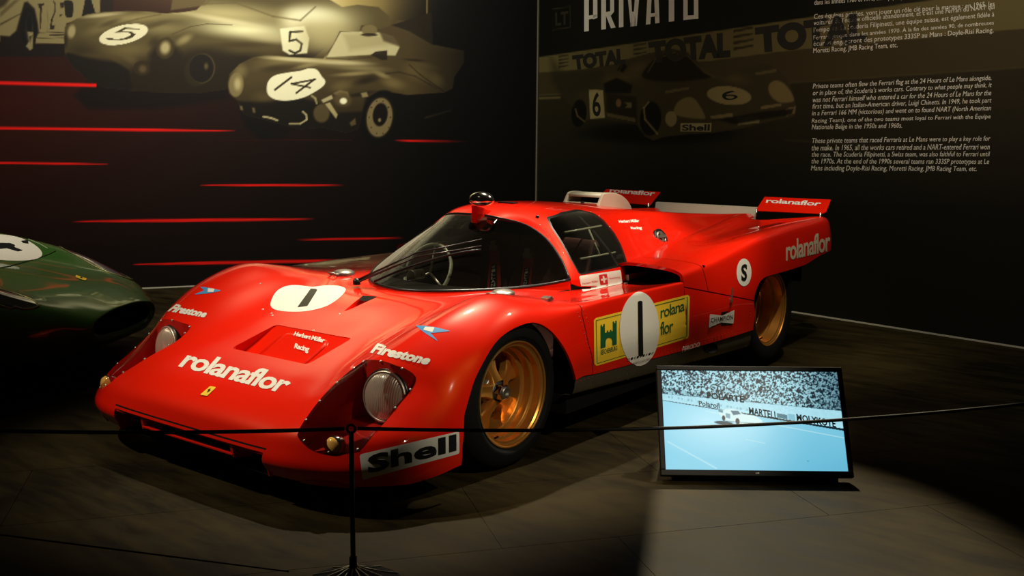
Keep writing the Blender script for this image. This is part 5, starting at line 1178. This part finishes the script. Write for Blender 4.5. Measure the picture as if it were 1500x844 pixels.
# neighbouring posts stand outside the frame; the rope hangs between the three eyes
LEFT = on_plane(-140, 627, 2, .486); RIGHT = on_plane(1700, 567, 2, .486)
def hang(a, b, sag, n=28):
    d = (b-a)/np.linalg.norm(b-a); a, b = a+d*.019, b-d*.019
    return [a+(b-a)*t-np.array([0, 0, sag*4*t*(1-t)]) for t in np.linspace(0, 1, n)]
ROPEM = mat('black_elastic_cord', (.008, .008, .007), .7)
ropes = [mesh('barrier_rope', *tube(hang(LEFT, top, .012), .0058, 8), ROPEM, None), mesh('barrier_rope', *tube(hang(top, RIGHT, .055, 40), .0058, 8), ROPEM, None)]
tag(ropes[0], 'thin black barrier rope running left from the post eye across the nose', 'rope'); tag(ropes[1], 'thin black barrier rope running right from the post eye past the monitor', 'rope')
low = np.array([PB[0], PB[1], .05])+(LEFT-top)*.17/np.linalg.norm(LEFT-top); LL = np.array([LEFT[0], LEFT[1], .20]); RL = np.array([RIGHT[0], RIGHT[1], .05])
rope_shadow = mesh('barrier_rope', *tube(hang(LL, low, .0), .0028, 6), ROPEM, None)  # dark line near the floor, stands in for the upper rope's cast shadow
tag(rope_shadow, 'thin lower cord running left from the foot of the barrier post, close to the floor', 'rope')
for P_e, lb in ((LEFT, 'barrier post beyond the left edge that holds the left rope'), (RIGHT, 'barrier post beyond the right edge that holds the right rope')):
    ps2 = PS.copy(); COL.objects.link(ps2); ps2.location = (P_e[0], P_e[1], 0); ps2['label'] = lb
    for ch in list(PS.children): c2 = ch.copy(); COL.objects.link(c2); c2.parent = ps2
# ------------------------------------------------------------------ green car
GA = math.radians(60); gf = np.array([math.sin(GA), math.cos(GA), 0]); gn = np.array([math.cos(GA), -math.sin(GA), 0]); GN0 = on_plane(180, 455, 2, .34); GN0 = np.array([GN0[0], GN0[1], 0])
GC = tag(empty('racing_car', (0, 0, 0)), 'dark green vintage racing car with a white circle on its bonnet, at the left edge', 'car')
GREEN = mat('dark_green_paint', (.030, .105, .012), .4, 0, .9, spec=.2, noise=.05)
GR = [
 (0.0, [(0,.355),(.10,.353),(.20,.343),(.28,.325),(.31,.295),(.28,.262),(.20,.245),(0,.235)]),
 (.012, [(0,.372),(.11,.370),(.22,.358),(.31,.335),(.35,.295),(.32,.245),(.23,.215),(0,.205)]),
 (-.05, [(0,.405),(.14,.403),(.27,.390),(.385,.360),(.43,.295),(.40,.222),(.33,.175),(0,.165)]),
 (-.18, [(0,.455),(.18,.452),(.34,.443),(.49,.425),(.585,.34),(.58,.24),(.50,.15),(0,.14)]),
 (-.38, [(0,.500),(.20,.496),(.38,.498),(.55,.505),(.685,.41),(.70,.28),(.63,.145),(0,.13)]),
 (-.62, [(0,.540),(.20,.537),(.38,.550),(.57,.592),(.74,.49),(.785,.31),(.73,.14),(0,.13)]),
 (-.95, [(0,.580),(.20,.578),(.38,.598),(.585,.665),(.77,.56),(.82,.34),(.78,.14),(0,.13)]),
 (-1.35, [(0,.620),(.20,.620),(.38,.642),(.595,.720),(.78,.61),(.84,.37),(.80,.14),(0,.13)]),
 (-1.8, [(0,.66),(.20,.66),(.38,.672),(.60,.735),(.79,.62),(.85,.38),(.81,.14),(0,.13)]),
 (-2.6, [(0,.70),(.20,.70),(.38,.70),(.60,.68),(.79,.60),(.85,.38),(.81,.14),(0,.13)]),
]
GS = net([[(n, s_, zz_) for n, zz_ in r] for s_, r in GR], 8, 8)
def gxf(V): return GN0+V[:, 1:2]*gf+V[:, 0:1]*gn+V[:, 2:3]*np.array([0, 0, 1.])
V, F = both(grid(GS))
lampE = spoly([(-.20,.47),(-.24,.55),(-.38,.63),(-.60,.69),(-.72,.67),(-.70,.57),(-.50,.49),(-.32,.44)], 5)
s = np.where(V[:, 2] > .30, sdf(np.c_[V[:, 1], np.abs(V[:, 0])], lampE), .2)
(GLV, GLF), (V, F) = clip(V, F, s)
gbm = mesh('bodywork', gxf(V), F, GREEN, GC)
_n = vnorm(gxf(V), F)
GT = bvh(gxf(V), F)
for sg in (1, -1):
    (a, b), _ = clip(GLV, GLF, -sg*GLV[:, 0]); fl = a.copy(); fl[:, 2] = np.minimum(a[:, 2]-.01, .33+.0*a[:, 2]); V2, F2 = lip(fl, b, a-fl)
    mesh('lamp_recess', gxf(V2), F2, BLK, GC); mesh('lamp_cover', gxf(a), b, COVG, GC)
    B_ = bound(b); dd_ = gxf(a); c_ = dd_.mean(0)
    rimm = lampE; pts = []
    for q in rimm: 
        k = np.argmin(np.hypot(a[:, 1]-q[0], a[:, 0]*sg-q[1])); pts.append(dd_[k])
    mesh('cover_frame', *tube([tuple(p) for p in pts]+[tuple(pts[0])], .006, 6, False), mat('olive_trim_metal', (.22, .22, .10), .35, .8), GC)
    LM = Matrix.Translation(GN0+gf*-.42+gn*sg*.555+np.array([0, 0, .41])) @ Matrix.Rotation(-GA, 4, 'Z')
    hl = mesh('headlamp', *xf(lathe([(-.26,.035),(-.2,.06),(-.10,.078),(0,.086),(.01,.080),(.012,0)], 'y', 28), LM), mat('pale_green_lamp', (.22, .32, .10), .35, 0, .6), GC)
    mesh('lens', *xf(lathe([(.012,.078),(.03,.055),(.038,0)], 'y', 28), LM), LENS, hl)
V2, F2 = both(grid(net([[(n, 0-.12*k, zz_-.02*k*(1 if zz_ > .28 else -1)) for n, zz_ in GR[0][1]] for k in (0, 1)], 2, 8))); mesh('intake_mouth', gxf(V2), F2, BLK, GC)
V2, F2 = box(-.30, .30, -.10, -.08, .22, .36); mesh('intake_mesh', gxf(V2), F2, BLK, GC, False)
V2, F2 = box(-.75, .75, -2.6, -.3, .12, .16); mesh('floor_pan', gxf(V2), F2, BLK, GC, False)
def gpatch(name, poly, m_, off=.002, step=2.0, sm=False): return patch(name, poly, m_, GC, GT, off, step, sm)
gpatch('number_circle', [(-58,360),(-40,348),(-10,344),(12,345),(30,349),(46,356),(58,365),(62,373),(56,379),(38,382),(10,382),(-25,378),(-50,370)], WHT, sm=True)
gpatch('number_four', P_([(-60,225),(60,228),(92,240),(82,250),(136,271),(105,277),(40,258),(-60,268)], 4.018, 0, 300), BLKP, .004, 1.2)
gpatch('number_four', P_([(122,216),(165,210),(168,232),(135,226)], 4.018, 0, 300), BLKP, .004, 1)
gpatch('nose_badge', P_([(447,417),(512,438),(503,449),(478,443),(443,428)], 4.018, 0, 300), YEL, .004, 1)
gpatch('badge_mark', P_([(474,428),(486,431),(482,438),(470,434)], 4.018, 0, 300), BLKP, .0055, .6)
stroke_old = CAR
def gstroke(name, pts, w, m_): 
    o = stroke(name, pts, w, m_, GT, .002); o.parent = GC; return o
gstroke('panel_gap', P_([(0,372),(60,362),(140,340),(220,318),(290,292),(330,272)], 4.018, 0, 300), 1.0, BLK)
gstroke('panel_gap', P_([(0,150),(120,185),(235,232),(280,258)], 4.018, 0, 300), 1.2, mat('pale_green_edge', (.25, .35, .2), .5))
for sg in (1, -1):
    V2, F2 = lathe([(-.09,.0),(-.09,.26),(-.07,.31),(.07,.31),(.09,.26),(.09,0)], 'x', 40); V2 = V2+np.array([sg*.70, -1.25, .31]); mesh('tyre', gxf(V2), F2, RUB, GC)
